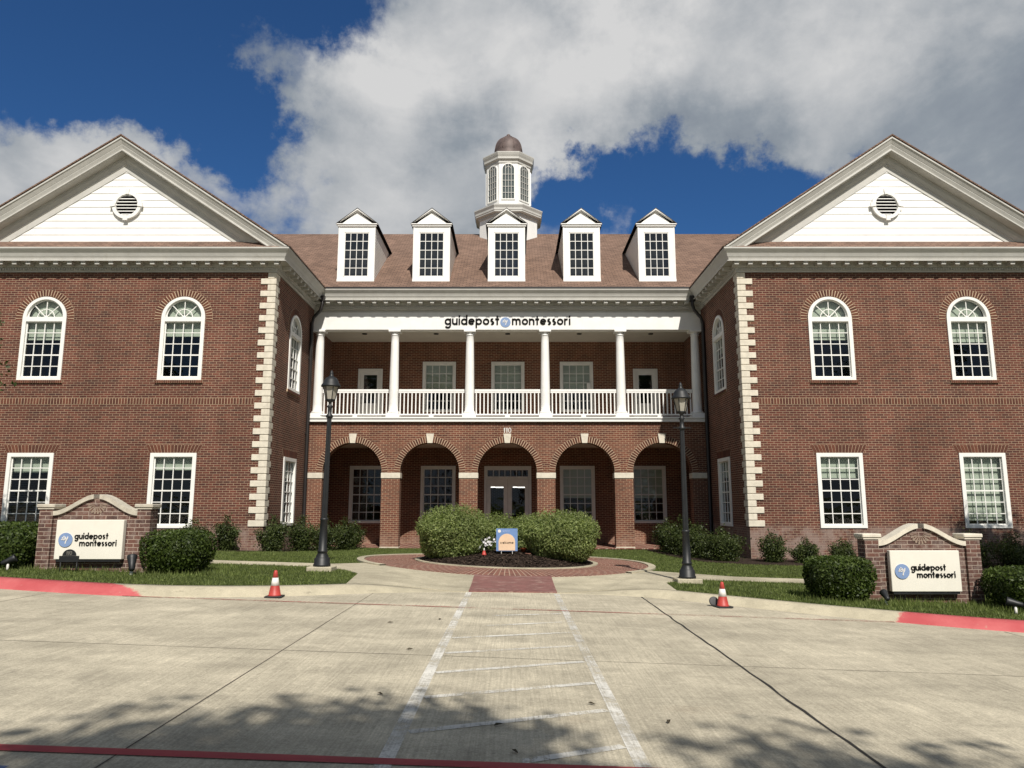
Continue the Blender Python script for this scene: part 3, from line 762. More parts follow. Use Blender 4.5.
along((-XO+.1, YW), (-XI+.2, YW), .455, modil); along((-XI, YW+.35), (-XI, YA-.35), .455, modil); along((-XI+.5, YA), (XI-.5, YA), .455, modil)
along((XI, YA-.35), (XI, YW+.35), .455, modil); along((XI-.2, YW), (XO-.1, YW), .455, modil)
# windows
WCACHE = {}
def window(w_, h, arched, cols, rows, blind, loc, rz=0, casing=.12, mat=WHW, glass=GL, name='window', parent=None):
    parent = parent or B
    key = (w_, h, arched, cols, rows, blind, casing, mat.name, glass.name)
    if key not in WCACHE:
        hw = w_/2; iw = hw-casing; zs = h-hw
        if arched:
            zt = zs-.12
            fr = plate('window', archpoly(0, hw, 0, zs, 32), [rect(-iw, iw, casing*.75, zt), [(iw*math.cos(a), zs+.03+iw*math.sin(a)) for a in [pi*k/24 for k in range(25)]]], .14, mat)
        else:
            zt = h-casing
            fr = plate('window', rect(-hw, hw, 0, h), [rect(-iw, iw, casing*.75, zt)], .14, mat)
        fr.transform(Matrix.Translation((0, -.035, 0)))
        z0 = casing*.75; m = MB(); e_ = .03
        # sash
        for a, b, c, d in ((-iw, iw, z0, z0+e_*1.4), (-iw, iw, zt-e_, zt), (-iw, -iw+e_, z0+e_*1.4, zt-e_), (iw-e_, iw, z0+e_*1.4, zt-e_)): m.box(a, b, .035, .075, c, d)
        bar = .013
        for k in range(1, cols):
            x = -iw+2*iw*k/cols; m.box(x-bar, x+bar, .038, .066, z0+.04, zt-.03)
        for k in range(1, rows):
            z = z0+(zt-z0)*k/rows; t = bar*1.0
            if k == rows//2: t = .022
            m.box(-iw+.03, iw-.03, .033, .064, z-t, z+t)
        if arched:
            zc = zs+.03
            for r, t in ((iw-.02, .018), (iw*.46, .012)):
                for k in range(24):
                    a, b = pi*k/24, pi*(k+1)/24
                    m.prism([((r-t)*math.cos(a), zc+(r-t)*math.sin(a)), ((r+t)*math.cos(a), zc+(r+t)*math.sin(a)), ((r+t)*math.cos(b), zc+(r+t)*math.sin(b)), ((r-t)*math.cos(b), zc+(r-t)*math.sin(b))], .036, .07)
            for a in (pi*.25, pi*.5, pi*.75):
                c, s = math.cos(a), math.sin(a); r0, r1 = 0.02, iw-.02
                m.prism([(r0*c+bar*s, zc+r0*s-bar*c), (r1*c+bar*s, zc+r1*s-bar*c), (r1*c-bar*s, zc+r1*s+bar*c), (r0*c-bar*s, zc+r0*s+bar*c)], .040, .067)
        mu = m.mesh('muntins', mat)
        g = MB(); g.add([(-iw, .06, z0), (iw, .06, z0), (iw, .06, zt), (-iw, .06, zt)], [(0, 1, 2, 3)])
        if arched:
            ps = [(iw*math.cos(a), .06, zs+.03+iw*math.sin(a)) for a in [pi*k/24 for k in range(25)]]; g.add(ps, [tuple(range(25))])
        gm = bpy.data.meshes.new('glass'); gm.from_pydata(g.v, [], g.f); gm.materials.append(glass)
        bm_ = None
        if blind > 0:
            b = MB(); top = h-.06 if not arched else zt; zb = zt-(zt-z0)*blind
            n = 2*max(2, int((top-zb)/.25))
            for k in range(n):
                za, zc_ = zb+(top-zb)*k/n, zb+(top-zb)*(k+1)/n; ya, yb = .17+.012*(k % 2), .17+.012*((k+1) % 2)
                b.add([(-iw-.02, ya, za), (iw+.02, ya, za), (iw+.02, yb, zc_), (-iw-.02, yb, zc_)], [(0, 1, 2, 3)])
            if arched:
                ps = [(iw*math.cos(a), .18, zs+.03+iw*math.sin(a)) for a in [pi*k/16 for k in range(17)]]; b.add(ps, [tuple(range(17))])
            b.box(-iw, iw, .165, .19, zb-.03, zb)
            bm_ = b.mesh('blind', BLD)
        WCACHE[key] = (fr, mu, gm, bm_)
    fr, mu, gm, bm_ = WCACHE[key]
    o = link(name, fr, parent, loc, (0, 0, rz))
    link('muntins', mu, o); link('glass', gm, o)
    if bm_: link('blind', bm_, o)
    return o
def flat_arch(cx, z, wd, h, y):
    m1 = MB(); n = int(wd/.095)
    for k in range(n):
        a = -wd/2+wd*k/n+.0055; b = -wd/2+wd*(k+1)/n-.0055; s = 1.16
        m1.prism([(cx+a, z+.01), (cx+b, z+.01), (cx+b*s, z+h), (cx+a*s, z+h)], y-.010, y)
    m2 = MB(); m2.prism([(cx-wd/2, z+.004), (cx+wd/2, z+.004), (cx+wd/2*1.165, z+h+.006), (cx-wd/2*1.165, z+h+.006)], y-.005, y)
    return m1, m2
def brick_sill(cx, z, wd, y):
    m1 = MB(); n = int(wd/.07)
    for k in range(n): m1.box(cx-wd/2+wd*k/n+.004, cx-wd/2+wd*(k+1)/n-.004, y-.05, y, z-.10, z-.006)
    m2 = MB(); m2.box(cx-wd/2, cx+wd/2, y-.044, y, z-.104, z-.002); return m1, m2
blinds = {(-1, -1): (.22, .30), (-1, 1): (.18, .24), (1, -1): (.30, .30), (1, 1): (.92, .34)}
for sd_ in (-1, 1):
    for k in (-1, 1):
        cx = sd_*WC+k*2.29; bl, bu = blinds[(sd_, k)]
        window(LW, LZ1-LZ0, False, 4, 6, bl, (cx, YW-OY, LZ0)); window(UW, UZ1-UZ0, True, 4, 5, bu, (cx, YW-OY, UZ0))
        m1, m2 = voussoirs(cx, US, UW/2+.03, UW/2+.24, 31, YW, -.12, pi+.12, .014); ring_part('arch_ring', m1, m2)
        m1, m2 = flat_arch(cx, LZ1, LW+.10, .26, YW); ring_part('flat_arch', m1, m2)
        m1, m2 = brick_sill(cx, UZ0, UW+.12, YW); ring_part('brick_sill', m1, m2)
    # return wall windows
    rz = sd_*(-pi/2) ; rz = pi/2 if sd_ < 0 else -pi/2
    window(LW, LZ1-LZ0, False, 4, 6, .25, (sd_*XI, 26.75-OY, LZ0), rz); window(UW, UZ1-UZ0, True, 4, 5, .25, (sd_*XI, 26.75-OY, UZ0), rz)
    T = Matrix.Translation((sd_*XI, 26.75, 0)) @ Matrix.Rotation(rz, 4, 'Z') @ Matrix.Translation((0, -YW, 0))
    for (nm, (m1, m2)) in (('arch_ring', voussoirs(0, US, UW/2+.03, UW/2+.24, 31, YW, -.12, pi+.12, .014)), ('flat_arch', flat_arch(0, LZ1, LW+.1, .26, YW)), ('brick_sill', brick_sill(0, UZ0, UW+.12, YW))):
        ring_part(nm, m1, m2, T)
    # soldier course
    m1 = MB(); m2 = MB(); xa, xb = sorted((sd_*(XI+.5), sd_*XO)); n = int((xb-xa)/.095)
    for q in range(n): x = xa+(xb-xa)*q/n; m1.box(x+.0075, x+(xb-xa)/n-.0075, YW-.010, YW, 4.86, 5.055)
    m2.box(xa, xb, YW-.006, YW, 4.855, 5.06); ring_part('soldier_course', m1, m2)
    # quoins: long and short blocks wrapping the corner
    m = MB(); n = 40; hh = (9.29-.94)/n
    for q in range(n):
        z0 = .94+q*hh; lng = q % 2 == 0
        wx = .48 if lng else .25; wy = .25 if lng else .40
        pr_ = .035 if lng else .028
        x0, x1 = sd_*(XI-pr_), sd_*(XI+wx)
        m.box(min(x0, x1), max(x0, x1), YW-pr_, YW+wy, z0+.006, z0+hh-.006, .012)
    bb(m, 'quoins', ST)
# porch wall windows and doors
for x in lw_x: window(1.48, 2.40, False, 4, 6, .0 if x < 0 else .55, (x, YR-OY, .88), mat=GREYW)
for x in (-PS, 0, PS): window(1.44, 2.20, False, 4, 5, .55, (x, YR-OY, 5.59), mat=GREYW, glass=GL)
def door_leaf(name, x, y, z, wd, h, parent, gz0, gz1, hside, marg=.15):
    me = plate(name, rect(-wd/2, wd/2, 0, h), [rect(-wd/2+marg, wd/2-marg, gz0, gz1)], .045, GREYW)
    d = link(name, me, parent, (x, y, z)); return d
def door_set(x, y, z, wd, h, double, trans):
    th = h-.10-(.46 if trans else 0)
    holes = [rect(-wd/2+.10, wd/2-.10, .02, th)]
    if trans: holes.append(rect(-wd/2+.14, wd/2-.14, th+.12, h-.17))
    f = link('double_door' if double else 'balcony_door', plate('door_frame', rect(-wd/2, wd/2, 0, h), holes, .16, GREYW), B, (x, y-OY-.03, z))
    n = 2 if double else 1; lw = (wd-.20)/n-.01
    for k in range(n):
        lx = 0 if n == 1 else (k-.5)*(lw+.008)
        d = door_leaf('door_leaf', lx, .05, .025, lw, th-.03, f, (.26 if double else .95), th-.03-(.30 if double else .16), 1, .17 if double else .14)
        g = MB(); g.add([(lx-lw/2+.1, .072, .2), (lx+lw/2-.1, .072, .2), (lx+lw/2-.1, .072, th-.15), (lx-lw/2+.1, .072, th-.15)], [(0, 1, 2, 3)])
        g.build('door_glass', GL if double else GLD, f)
        hx = lx+(lw/2-.06)*(1 if (k == 0 and double) else -1); m = MB(); m.tube([(hx, .05, .95), (hx, .0, .97), (hx, .0, 1.25), (hx, .05, 1.27)], .012, 8); m.build('door_handle', BLK, f)
    if trans:
        g = MB(); g.add([(-wd/2+.12, .08, th+.1), (wd/2-.12, .08, th+.1), (wd/2-.12, .08, h-.15), (-wd/2+.12, .08, h-.15)], [(0, 1, 2, 3)]); g.build('transom_glass', GL, f)
        m = MB()
        for k in range(1, 7): xx = -wd/2+.14+(wd-.28)*k/7; m.box(xx-.014, xx+.014, .05, .075, th+.12, h-.17)
        m.build('transom_bars', GREYW, f)
door_set(0, YR, .03, 2.0, 3.24, True, True)
for x in (-5.97, 5.97): door_set(x, YR, 5.0, 1.06, 2.48, False, False)
for x in (-.55, .55):       # lit strips in the lobby ceiling seen through the door glass
    m = MB(); m.box(x-.33, x-.12, 38.0, 38.2, 2.50, 2.55); m.box(x-.08, x+.30, 38.0, 38.2, 2.49, 2.54); m.box(x-.12, x-.08, 38.05, 38.15, 2.51, 2.53); bb(m, 'lobby_light', LIT)
m = MB(); m.box(3.42, 3.58, YR-.12, YR-.002, 6.55, 6.85, .01); bb(m, 'wall_light', GREYW)

# pediments and wing roofs
SL = .667; ZE = 10.0; ZA = 13.87; CT = math.cos(math.atan(SL))
for sd_ in (-1, 1):
    cx = sd_*WC
    # lap siding
    m = MB(); z = 10.36; k = 0
    while z < 13.2:
        z1 = min(z+.245, 13.25); h0 = (13.25-z)/SL; h1 = (13.25-z1)/SL
        m.add([(cx-h0, YW-.020, z), (cx+h0, YW-.020, z), (cx+h1, YW-.006, z1), (cx-h1, YW-.006, z1), (cx-h0, YW-.002, z-.003), (cx+h0, YW-.002, z-.003)], [(0, 1, 2, 3), (4, 5, 1, 0)])
        z = z1
    bb(m, 'gable_siding', WH)
    m = MB(); m.prism([(cx-5.4, 9.98), (cx+5.4, 9.98), (cx, 13.6)], YW+.0, YW+.1); bb(m, 'gable_wall', WH)
    # rake cornice
    rp = [(.56, 0), (.56, -.05), (.53, -.07), (.46, -.18), (.45, -.19), (.45, -.205), (.40, -.30), (.40, -.32), (.43, -.325), (.43, -.36), (.39, -.38), (.11, -.38), (.11, -.50), (.06, -.60), (.06, -.64), (.035, -.65), (.035, -.84), (-.02, -.84), (-.02, 0)]
    for s2 in (-1, 1):
        m = MB(); n = len(rp); vs = []
        for (o_, nn_) in rp: vs.append((cx, YW-o_, ZA+nn_/CT))
        for (o_, nn_) in rp:
            zb = 10.005 if o_ > .1 else 10.2
            vs.append((cx+s2*(ZA+nn_/CT-zb)/SL, YW-o_, zb))
        m.add(vs, [(j, (j+1) % n, (j+1) % n+n, j+n) for j in range(n)]+[tuple(range(n)), tuple(range(n, 2*n))])
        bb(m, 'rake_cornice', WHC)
    # skirt roof in front of the siding
    m = MB(); m.add([(cx-5.72, YW-.50, 10.012), (cx+5.72, YW-.50, 10.012), (cx+5.3, YW-.01, 10.37), (cx-5.3, YW-.01, 10.37)], [(0, 1, 2, 3)]); m.build
    mm_ = bb(m, 'skirt_roof', SH)
    # roof slopes
    m = MB()
    for s2 in (-1, 1):
        xe = cx+s2*5.86; ze = ZA+.03-SL*5.86
        a = [(cx, ZA+.03), (xe, ze), (xe, ze+.05), (cx, ZA+.08)]
        m.prism(a, YW-.59, 43)
    bb(m, 'wing_roof', SH)
    # round louvred vent
    zc = 11.63; R0, R1 = .49, .375; vcx = cx; cx = cx-sd_*.14
    me = plate('gable_vent', [(cx+R0*math.cos(2*pi*k/40), zc+R0*math.sin(2*pi*k/40)) for k in range(40)], [[(cx+R1*math.cos(2*pi*k/40), zc+R1*math.sin(2*pi*k/40)) for k in range(40)]], .10, WH)
    v = link('gable_vent', me, B, (0, YW-.12-OY, 0))
    m = MB(); m.lathe(0, 0, [(R1, 0), (R1, .008)], 36, False); m.xf(Matrix.Translation((cx, YW-.03-OY, zc)) @ Matrix.Rotation(pi/2, 4, 'X')); d = m.build('vent_backing', DARK, v); d.matrix_parent_inverse = v.matrix_basis.inverted()
    m = MB()
    for q in range(7):
        z = zc-.33+.11*q; hw_ = math.sqrt(max(.01, R1**2-(z-zc)**2)); m.add([(cx-hw_, YW-.10, z-.012), (cx+hw_, YW-.10, z-.012), (cx+hw_, YW-.05, z+.035), (cx-hw_, YW-.05, z+.035)], [(0, 1, 2, 3)])
    bbm = MB.xf(m, Matrix.Translation((0, -OY, 0))); d = bbm.build('louvres', WH, v); d.matrix_parent_inverse = v.matrix_basis.inverted()
    for a in range(4):
        m = MB(); s = 0; m.prism([(-.05, R1+.0), (.05, R1+.0), (.075, R0+.06), (-.075, R0+.06)], -.03, .02); m.xf(Matrix.Translation((cx, YW-.12-OY, zc)) @ Matrix.Rotation(a*pi/2, 4, 'Y'), s)
        d = m.build('vent_keystone', WH, v); d.matrix_parent_inverse = v.matrix_basis.inverted()
# main roof
m = MB(); YE = 28.44; ZR = 15.03; YRg = 35.97
m.add([(-15, YE, 10.02), (15, YE, 10.02), (15, YRg, ZR), (-15, YRg, ZR), (-15, 43.6, 9.94), (15, 43.6, 9.94), (-15, YE, 9.97), (15, YE, 9.97), (-15, YE+.3, 9.93), (15, YE+.3, 9.93)],
      [(0, 1, 2, 3), (3, 2, 5, 4), (6, 7, 1, 0), (8, 9, 7, 6)])
bb(m, 'main_roof', SH)
m = MB(); m.box(-7.2, 7.2, YE-.02, YE+.02, 9.998, 10.06); bb(m, 'drip_edge', DSP)
# dormers
def dormer(x):
    yf = 29.2; hw = .735; ze = 12.87; zb = 10.50; yb = lambda z: YE+(z-10.02)/.6667
    m = MB()
    m.prism([(-hw, zb-.05), (-.50, zb-.05), (-.50, ze), (-hw, ze)], yf-.0, yf+.1); m.prism([(.50, zb-.05), (hw, zb-.05), (hw, ze), (.50, ze)], yf, yf+.1)
    m.prism([(-.498, zb-.05), (.498, zb-.05), (.498, 10.70), (-.498, 10.70)], yf, yf+.1); m.prism([(-.498, 12.58), (.498, 12.58), (.498, ze), (-.498, ze)], yf, yf+.1)
    m.box(-hw-.02, hw+.02, yf-.04, yf-.001, 10.49, 10.60); 
    m.prism([(-hw, ze), (hw, ze), (0, ze+.60)], yf+.02, yf+.1)
    m.xf(Matrix.Translation((0, -OY, 0))); d = m.build('dormer', WH, B, (x, 0, 0))
    m = MB()
    for s_ in (-1, 1):
        z = 10.3
        while z < ze-.01:
            z1 = min(z+.12, ze); m.add([(s_*(hw+.012), yf+.02, z), (s_*(hw+.012), yb(z)+.1, z), (s_*(hw-.006), yb(z1)+.1, z1), (s_*(hw-.006), yf+.02, z1), (s_*(hw-.012), yf+.02, z-.001), (s_*(hw-.012), yb(z)+.1, z-.001)], [(0, 1, 2, 3), (4, 5, 1, 0)]); z = z1
        m.box(min(s_*(hw+.014), s_*(hw-.04)), max(s_*(hw+.014), s_*(hw-.04)), yf-.01, yf+.09, 10.45, ze-.02)
    m.xf(Matrix.Translation((0, -OY, 0))); m.build('side_cheek', WH, d)
    # cornice of the little pediment
    m = MB(); ow = .835; m.box(-ow+.04, ow-.04, yf-.05, yf-.002, ze-.05, ze+.02); m.box(-ow, ow, yf-.09, yf-.002, ze+.022, ze+.06)
    for s_ in (-1, 1):
        for (y0, y1, t0, t1) in ((yf-.09, yf+.01, .0, .05), (yf-.05, yf+.012, .052, .08)):
            za = ze+.70; sl = (za-(ze+.05))/ow
            p = [(0, za-t0*1.28), (s_*ow, ze+.05-t0*1.28+.02), (s_*ow, ze+.05-t1*1.28+.02), (0, za-t1*1.28)]
            p = [(px_, max(pz, ze+.071)) for px_, pz in p]
            m.prism(p, y0, y1)
    m.xf(Matrix.Translation((0, -OY, 0))); m.build('pediment_moulding', WH, d)
    m = MB()
    for s_ in (-1, 1):
        za = ze+.70; p = [(0, za+.0), (s_*(ow+.015), ze+.04), (s_*(ow+.015), ze+.062), (0, za+.028)]; m.prism(p, yf-.10, 34.2)
    m.xf(Matrix.Translation((0, -OY, 0))); m.build('dormer_roof', DSP, d)
    m = MB(); iw = .5; z0, zt = 10.70, 12.58
    for a, b, c, e_ in ((-iw, iw, z0, z0+.05), (-iw, iw, zt-.04, zt), (-iw, -iw+.035, z0, zt), (iw-.035, iw, z0, zt)): m.box(a, b, yf+.01, yf+.06, c, e_)
    for k in range(1, 4): xx = -iw+2*iw*k/4; m.box(xx-.012, xx+.012, yf+.02, yf+.05, z0, zt)
    for k in range(1, 5): zz = z0+(zt-z0)*k/5; m.box(-iw, iw, yf+.018, yf+.048, zz-.012, zz+.012)
    m.xf(Matrix.Translation((0, -OY, 0))); m.build('muntins', WHW, d)
    m = MB(); m.add([(-iw, yf+.04, z0), (iw, yf+.04, z0), (iw, yf+.04, zt), (-iw, yf+.04, zt)], [(0, 1, 2, 3)]); m.xf(Matrix.Translation((0, -OY, 0))); m.build('glass', GLD, d)
    m = MB(); m.box(-iw-.1, iw+.1, yf+.5, yf+.52, z0-.05, zt+.1); m.xf(Matrix.Translation((0, -OY, 0))); m.build('window_backing', INT, d)
    return d
d0 = dormer(0)
d0.location.x = -2*3.04-.04
for i in range(-1, 3): copy_tree(d0, B).location.x = i*3.04-.04
# cupola
YC = 36.0
def octa(m, Wd, prof, smooth=False):     # prof: (extra flat-to-flat half-width, z)
    m.lathe(0, YC, [((Wd/2+a)/math.cos(pi/8), z) for a, z in prof], 8, smooth, pi/8)
m = MB(); octa(m, 2.83, [(0, 13.0), (0, 15.60)]); octa(m, 2.17, [(0.03, 15.9), (.03, 16.12), (0, 16.14), (0, 16.3), (0, 18.42)]); cu = bb(m, 'cupola', WH)
m = MB(); octa(m, 2.83, [(.0, 15.45), (.06, 15.47), (.06, 15.55), (.20, 15.60), (.20, 15.66), (.22, 15.68), (.22, 15.78), (.27, 15.90), (.27, 15.95), (-.4, 16.02)]); bb(m, 'lower_cornice', WHC, cu)
m = MB(); octa(m, 2.17, [(.0, 18.30), (.04, 18.32), (.04, 18.42), (.13, 18.50), (.13, 18.60), (.17, 18.70), (.20, 18.80), (.20, 18.84), (-.4, 18.92)]); bb(m, 'upper_cornice', WHC, cu)
m = MB(); 
dp = [(.76, 18.86), (.76, 18.98), (.72, 19.0), (.72, 19.35)]+[(.72*math.cos(t)**.85, 19.35+.85*math.sin(t)) for t in [pi/2*k/12 for k in range(1, 12)]]+[(.09, 20.22), (.11, 20.27), (.10, 20.34), (.03, 20.40)]
m.lathe(0, YC, dp, 32)
for k in range(8):
    a = pi/8+k*pi/4; pts_ = [(r*1.012*math.cos(a), YC+r*1.012*math.sin(a), z) for r, z in dp[3:15]]; m.tube(pts_, .018, 5)
bb(m, 'dome', COP, cu)
for k in range(8):
    m = MB(); a = k*pi/4; Wf = .285; z0, zs_, = 16.45, 17.97
    fr = plate('cupola_window', archpoly(0, Wf+.05, z0-.05, zs_), [archpoly(0, Wf, z0, zs_)], .05, WHW)
    T = Matrix.Translation((0, YC-OY, 0)) @ Matrix.Rotation(a, 4, 'Z') @ Matrix.Translation((0, -1.085-.045, 0))
    fr.transform(T); f = link('cupola_window', fr, cu)
    s = 0
    m = MB(); 
    for q in (-1, 0, 1): m.box(q*Wf*.5-.011, q*Wf*.5+.011, .008, .026, z0, zs_+Wf*(.86 if q else 1))
    for q in range(1, 5): z = z0+(zs_-z0)*q/5*1.04; m.box(-Wf, Wf, .007, .025, z-.011, z+.011)
    r = Wf*.5
    for q in range(12):
        a1, a2 = pi*q/12, pi*(q+1)/12; m.prism([((r-.01)*math.cos(a1), zs_+(r-.01)*math.sin(a1)), ((r+.01)*math.cos(a1), zs_+(r+.01)*math.sin(a1)), ((r+.01)*math.cos(a2), zs_+(r+.01)*math.sin(a2)), ((r-.01)*math.cos(a2), zs_+(r-.01)*math.sin(a2))], .006, .024)
    m.xf(T); m.build('cupola_muntins', WHC, cu)
    g = plate('cupola_glass', archpoly(0, Wf, z0, zs_), [], .004, GLD); g.transform(T @ Matrix.Translation((0, .03, 0))); link('cupola_glass', g, cu)
# downspouts
for s_ in (-1, 1):
    m = MB(); x = s_*(XI-.075)
    yd = YA-.40
    m.tube([(s_*(XI-.46), YA-.46, 9.72), (s_*(XI-.46), YA-.46, 9.36), (s_*(XI-.40), YA-.45, 9.15), (s_*(XI-.14), yd-.02, 8.86), (x, yd, 8.62), (x, yd, 6), (x, yd, 3), (x, yd, .25), (x-s_*.12, yd, .12)], .066, 10)
    m.box(s_*(XI-.46)-.10, s_*(XI-.46)+.10, YA-.53, YA-.37, 9.5, 9.72)
    for z in (1.2, 4.3, 7.2): m.box(min(x, s_*(XI-.003))-.03, max(x, s_*(XI-.003)), yd-.08, yd+.08, z, z+.05)
    bb(m, 'downspout', DSP)

# ------------------------------------------------------------------ lettering
SW = .235
def arcp(cx, cy, r, a0, a1, n=16): return [(cx+r*math.cos(R(a0+(a1-a0)*i/n)), cy+r*math.sin(R(a0+(a1-a0)*i/n))) for i in range(n+1)]
rc = .5-SW/2
def glyph(c):
    h = SW/2
    if c == 'o': return 1.0, [arcp(.5, .5, rc, 0, 360, 28)]
    if c == 'c': return .84, [arcp(.5, .5, rc, 48, 312, 24)]
    if c == 'e': return 1.0, [arcp(.5, .5, rc, 0, 318, 24), [(.14, .5), (.99-h, .5)]]
    if c == 'g': return 1.0, [arcp(.5, .5, rc, 0, 360, 28), [(1-h, 1), (1-h, -.1)]+arcp(.5, -.06, rc, 0, -150, 14)[1:]]
    if c == 'd': return 1.0, [arcp(.5, .5, rc, 0, 360, 28), [(1-h, 0), (1-h, 1.55)]]
    if c == 'p': return 1.0, [arcp(.5, .5, rc, 0, 360, 28), [(h, 1), (h, -.5)]]
    if c == 'u': return .88, [[(h, 1), (h, .44)]+arcp(.44, .44, .44-h, 180, 360, 16)[1:]+[(.88-h, 1)], [(.88-h, .0), (.88-h, 1)]]
    if c == 'n': return .88, [[(h, 0), (h, 1)], [(h, .56)]+arcp(.44, .56, .44-h, 180, 0, 16)[1:]+[(.88-h, 0)]]
    if c == 'm': return 1.44, [[(h, 0), (h, 1)]]+[[(o_+h, .60)]+arcp(o_+.41, .60, .41-h, 180, 0, 14)[1:]+[(o_+.82-h, 0)] for o_ in (0, .57)]
    if c == 'r': return .62, [[(h, 0), (h, 1)], [(h, .55)]+arcp(.46, .55, .46-h, 180, 70, 10)[1:]]
    if c == 'i': return SW+.02, [[(h+.01, 0), (h+.01, 1)], [(h+.01, 1.22), (h+.01, 1.48)]]
    if c == 't': return .62, [[(.31, 0), (.31, 1.42)], [(0, .89), (.62, .89)]]
    if c == 'l': return SW, [[(h, 0), (h, 1.55)]]
    if c == 's': return .66, [arcp(.33, .72, .18, 50, 270, 12)+arcp(.33, .30, .19, 80, -140, 12)]
    if c == 'w': return 1.3, [[(.08, 1), (.38, .05), (.65, .9), (.92, .05), (1.22, 1)]]
    if c == '1': return .5, [[(.12, 1.2), (.34, 1.38), (.34, 0)]]
    if c == '0': return .9, [[(.45+(.45-h)*math.cos(a), .72+(.72-h)*math.sin(a)) for a in [2*pi*k/28 for k in range(29)]]]
    return .5, []
def text_mb(txt, size, depth=.02, sw=None, sp=.13):
    """lettering in the x-z plane, front towards -y"""
    m = MB(); x = 0; h = (sw or SW)/2; lay = 0
    for c in txt:
        wd, strokes = glyph(c)
        for st_ in strokes:
            lay += 1; y0 = -depth-.0004*(lay % 5); n = len(st_); closed = math.dist(st_[0], st_[-1]) < 1e-6
            L_ = []; R_ = []
            for i in range(n):
                if closed: a = st_[(i-1) % (n-1)]; b = st_[(i+1) % (n-1)]
                else: a = st_[max(i-1, 0)]; b = st_[min(i+1, n-1)]
                d = Vector((b[0]-a[0], b[1]-a[1]))
                if d.length < 1e-9: d = Vector((1, 0))
                d.normalize(); nn_ = Vector((-d.y, d.x))*h
                k = 1
                if 0 < i < n-1 or closed:
                    d1 = Vector((st_[i][0]-a[0], st_[i][1]-a[1])); 
                    if d1.length > 1e-9: k = 1/max(.5, abs(d1.normalized().dot(d)))
                L_.append((x+(st_[i][0]+nn_.x*k), st_[i][1]+nn_.y*k)); R_.append((x+(st_[i][0]-nn_.x*k), st_[i][1]-nn_.y*k))
            for i in range(n-1):
                q = [R_[i], R_[i+1], L_[i+1], L_[i]]
                m.prism([(p[0]*size, p[1]*size) for p in q], y0, 0)
        x += wd+sp
    return m, (x-sp)*size
def emblem(parent, x, y, z, r, nm='emblem'):
    m = MB(); m.lathe(0, 0, [(r, 0), (r, .014)], 32, False); m.xf(Matrix.Rotation(pi/2, 4, 'X')); d = m.build(nm, BLU, parent, (x, y, z))
    m = MB(); u = r
    for (cx, cz, rr) in ((-.38, .30, .10), (-.20, .48, .09), (-.48, .05, .09), (-.12, .25, .09)): 
        s = len(m.v); m.lathe(0, 0, [(rr*u, 0), (rr*u, .006)], 12, False); m.xf(Matrix.Translation((cx*u, -.015, cz*u)) @ Matrix.Rotation(pi/2, 4, 'X'), s)
    def st2(pts, wd):
        for a, b in zip(pts, pts[1:]):
            dd = Vector((b[0]-a[0], b[1]-a[1])).normalized(); nx, nz = -dd.y*wd, dd.x*wd
            m.prism([((a[0]-nx)*u, (a[1]-nz)*u), ((b[0]-nx)*u, (b[1]-nz)*u), ((b[0]+nx)*u, (b[1]+nz)*u), ((a[0]+nx)*u, (a[1]+nz)*u)], -.021, -.0142)
    st2([(-.42, .22), (-.20, -.05), (.02, .12), (.0, .45)], .055); st2([(.34, .46), (.30, .15), (.12, -.12), (.03, -.52)], .075); st2([(.10, .30), (.14, .02)], .055)
    m.build('emblem_mark', COL_W, d)
    return d
# frieze lettering on the building
yF = YA+.08-OY
bs = MB(); t1, w1 = text_mb('guidepost', 1); t2, w2 = text_mb('montessori', 1)
s1 = 2.165/w1; s2 = 2.32/w2
t1, w1 = text_mb('guidepost', s1, .03); t2, w2 = text_mb('montessori', s2, .03)
zB = 8.49+.20
o = t1.build('sign_lettering', INK, B, (-2.49, yF, zB)); o2 = t2.build('sign_lettering', INK, B, (.18, yF, zB))
emblem(B, -.08, yF, 8.79, .205, 'round_emblem')
t, w_ = text_mb('110', .145, .012, sw=.20); t.build('house_number', NUMW, B, (-w_/2, YA-OY-.001, SP+AR+.37))

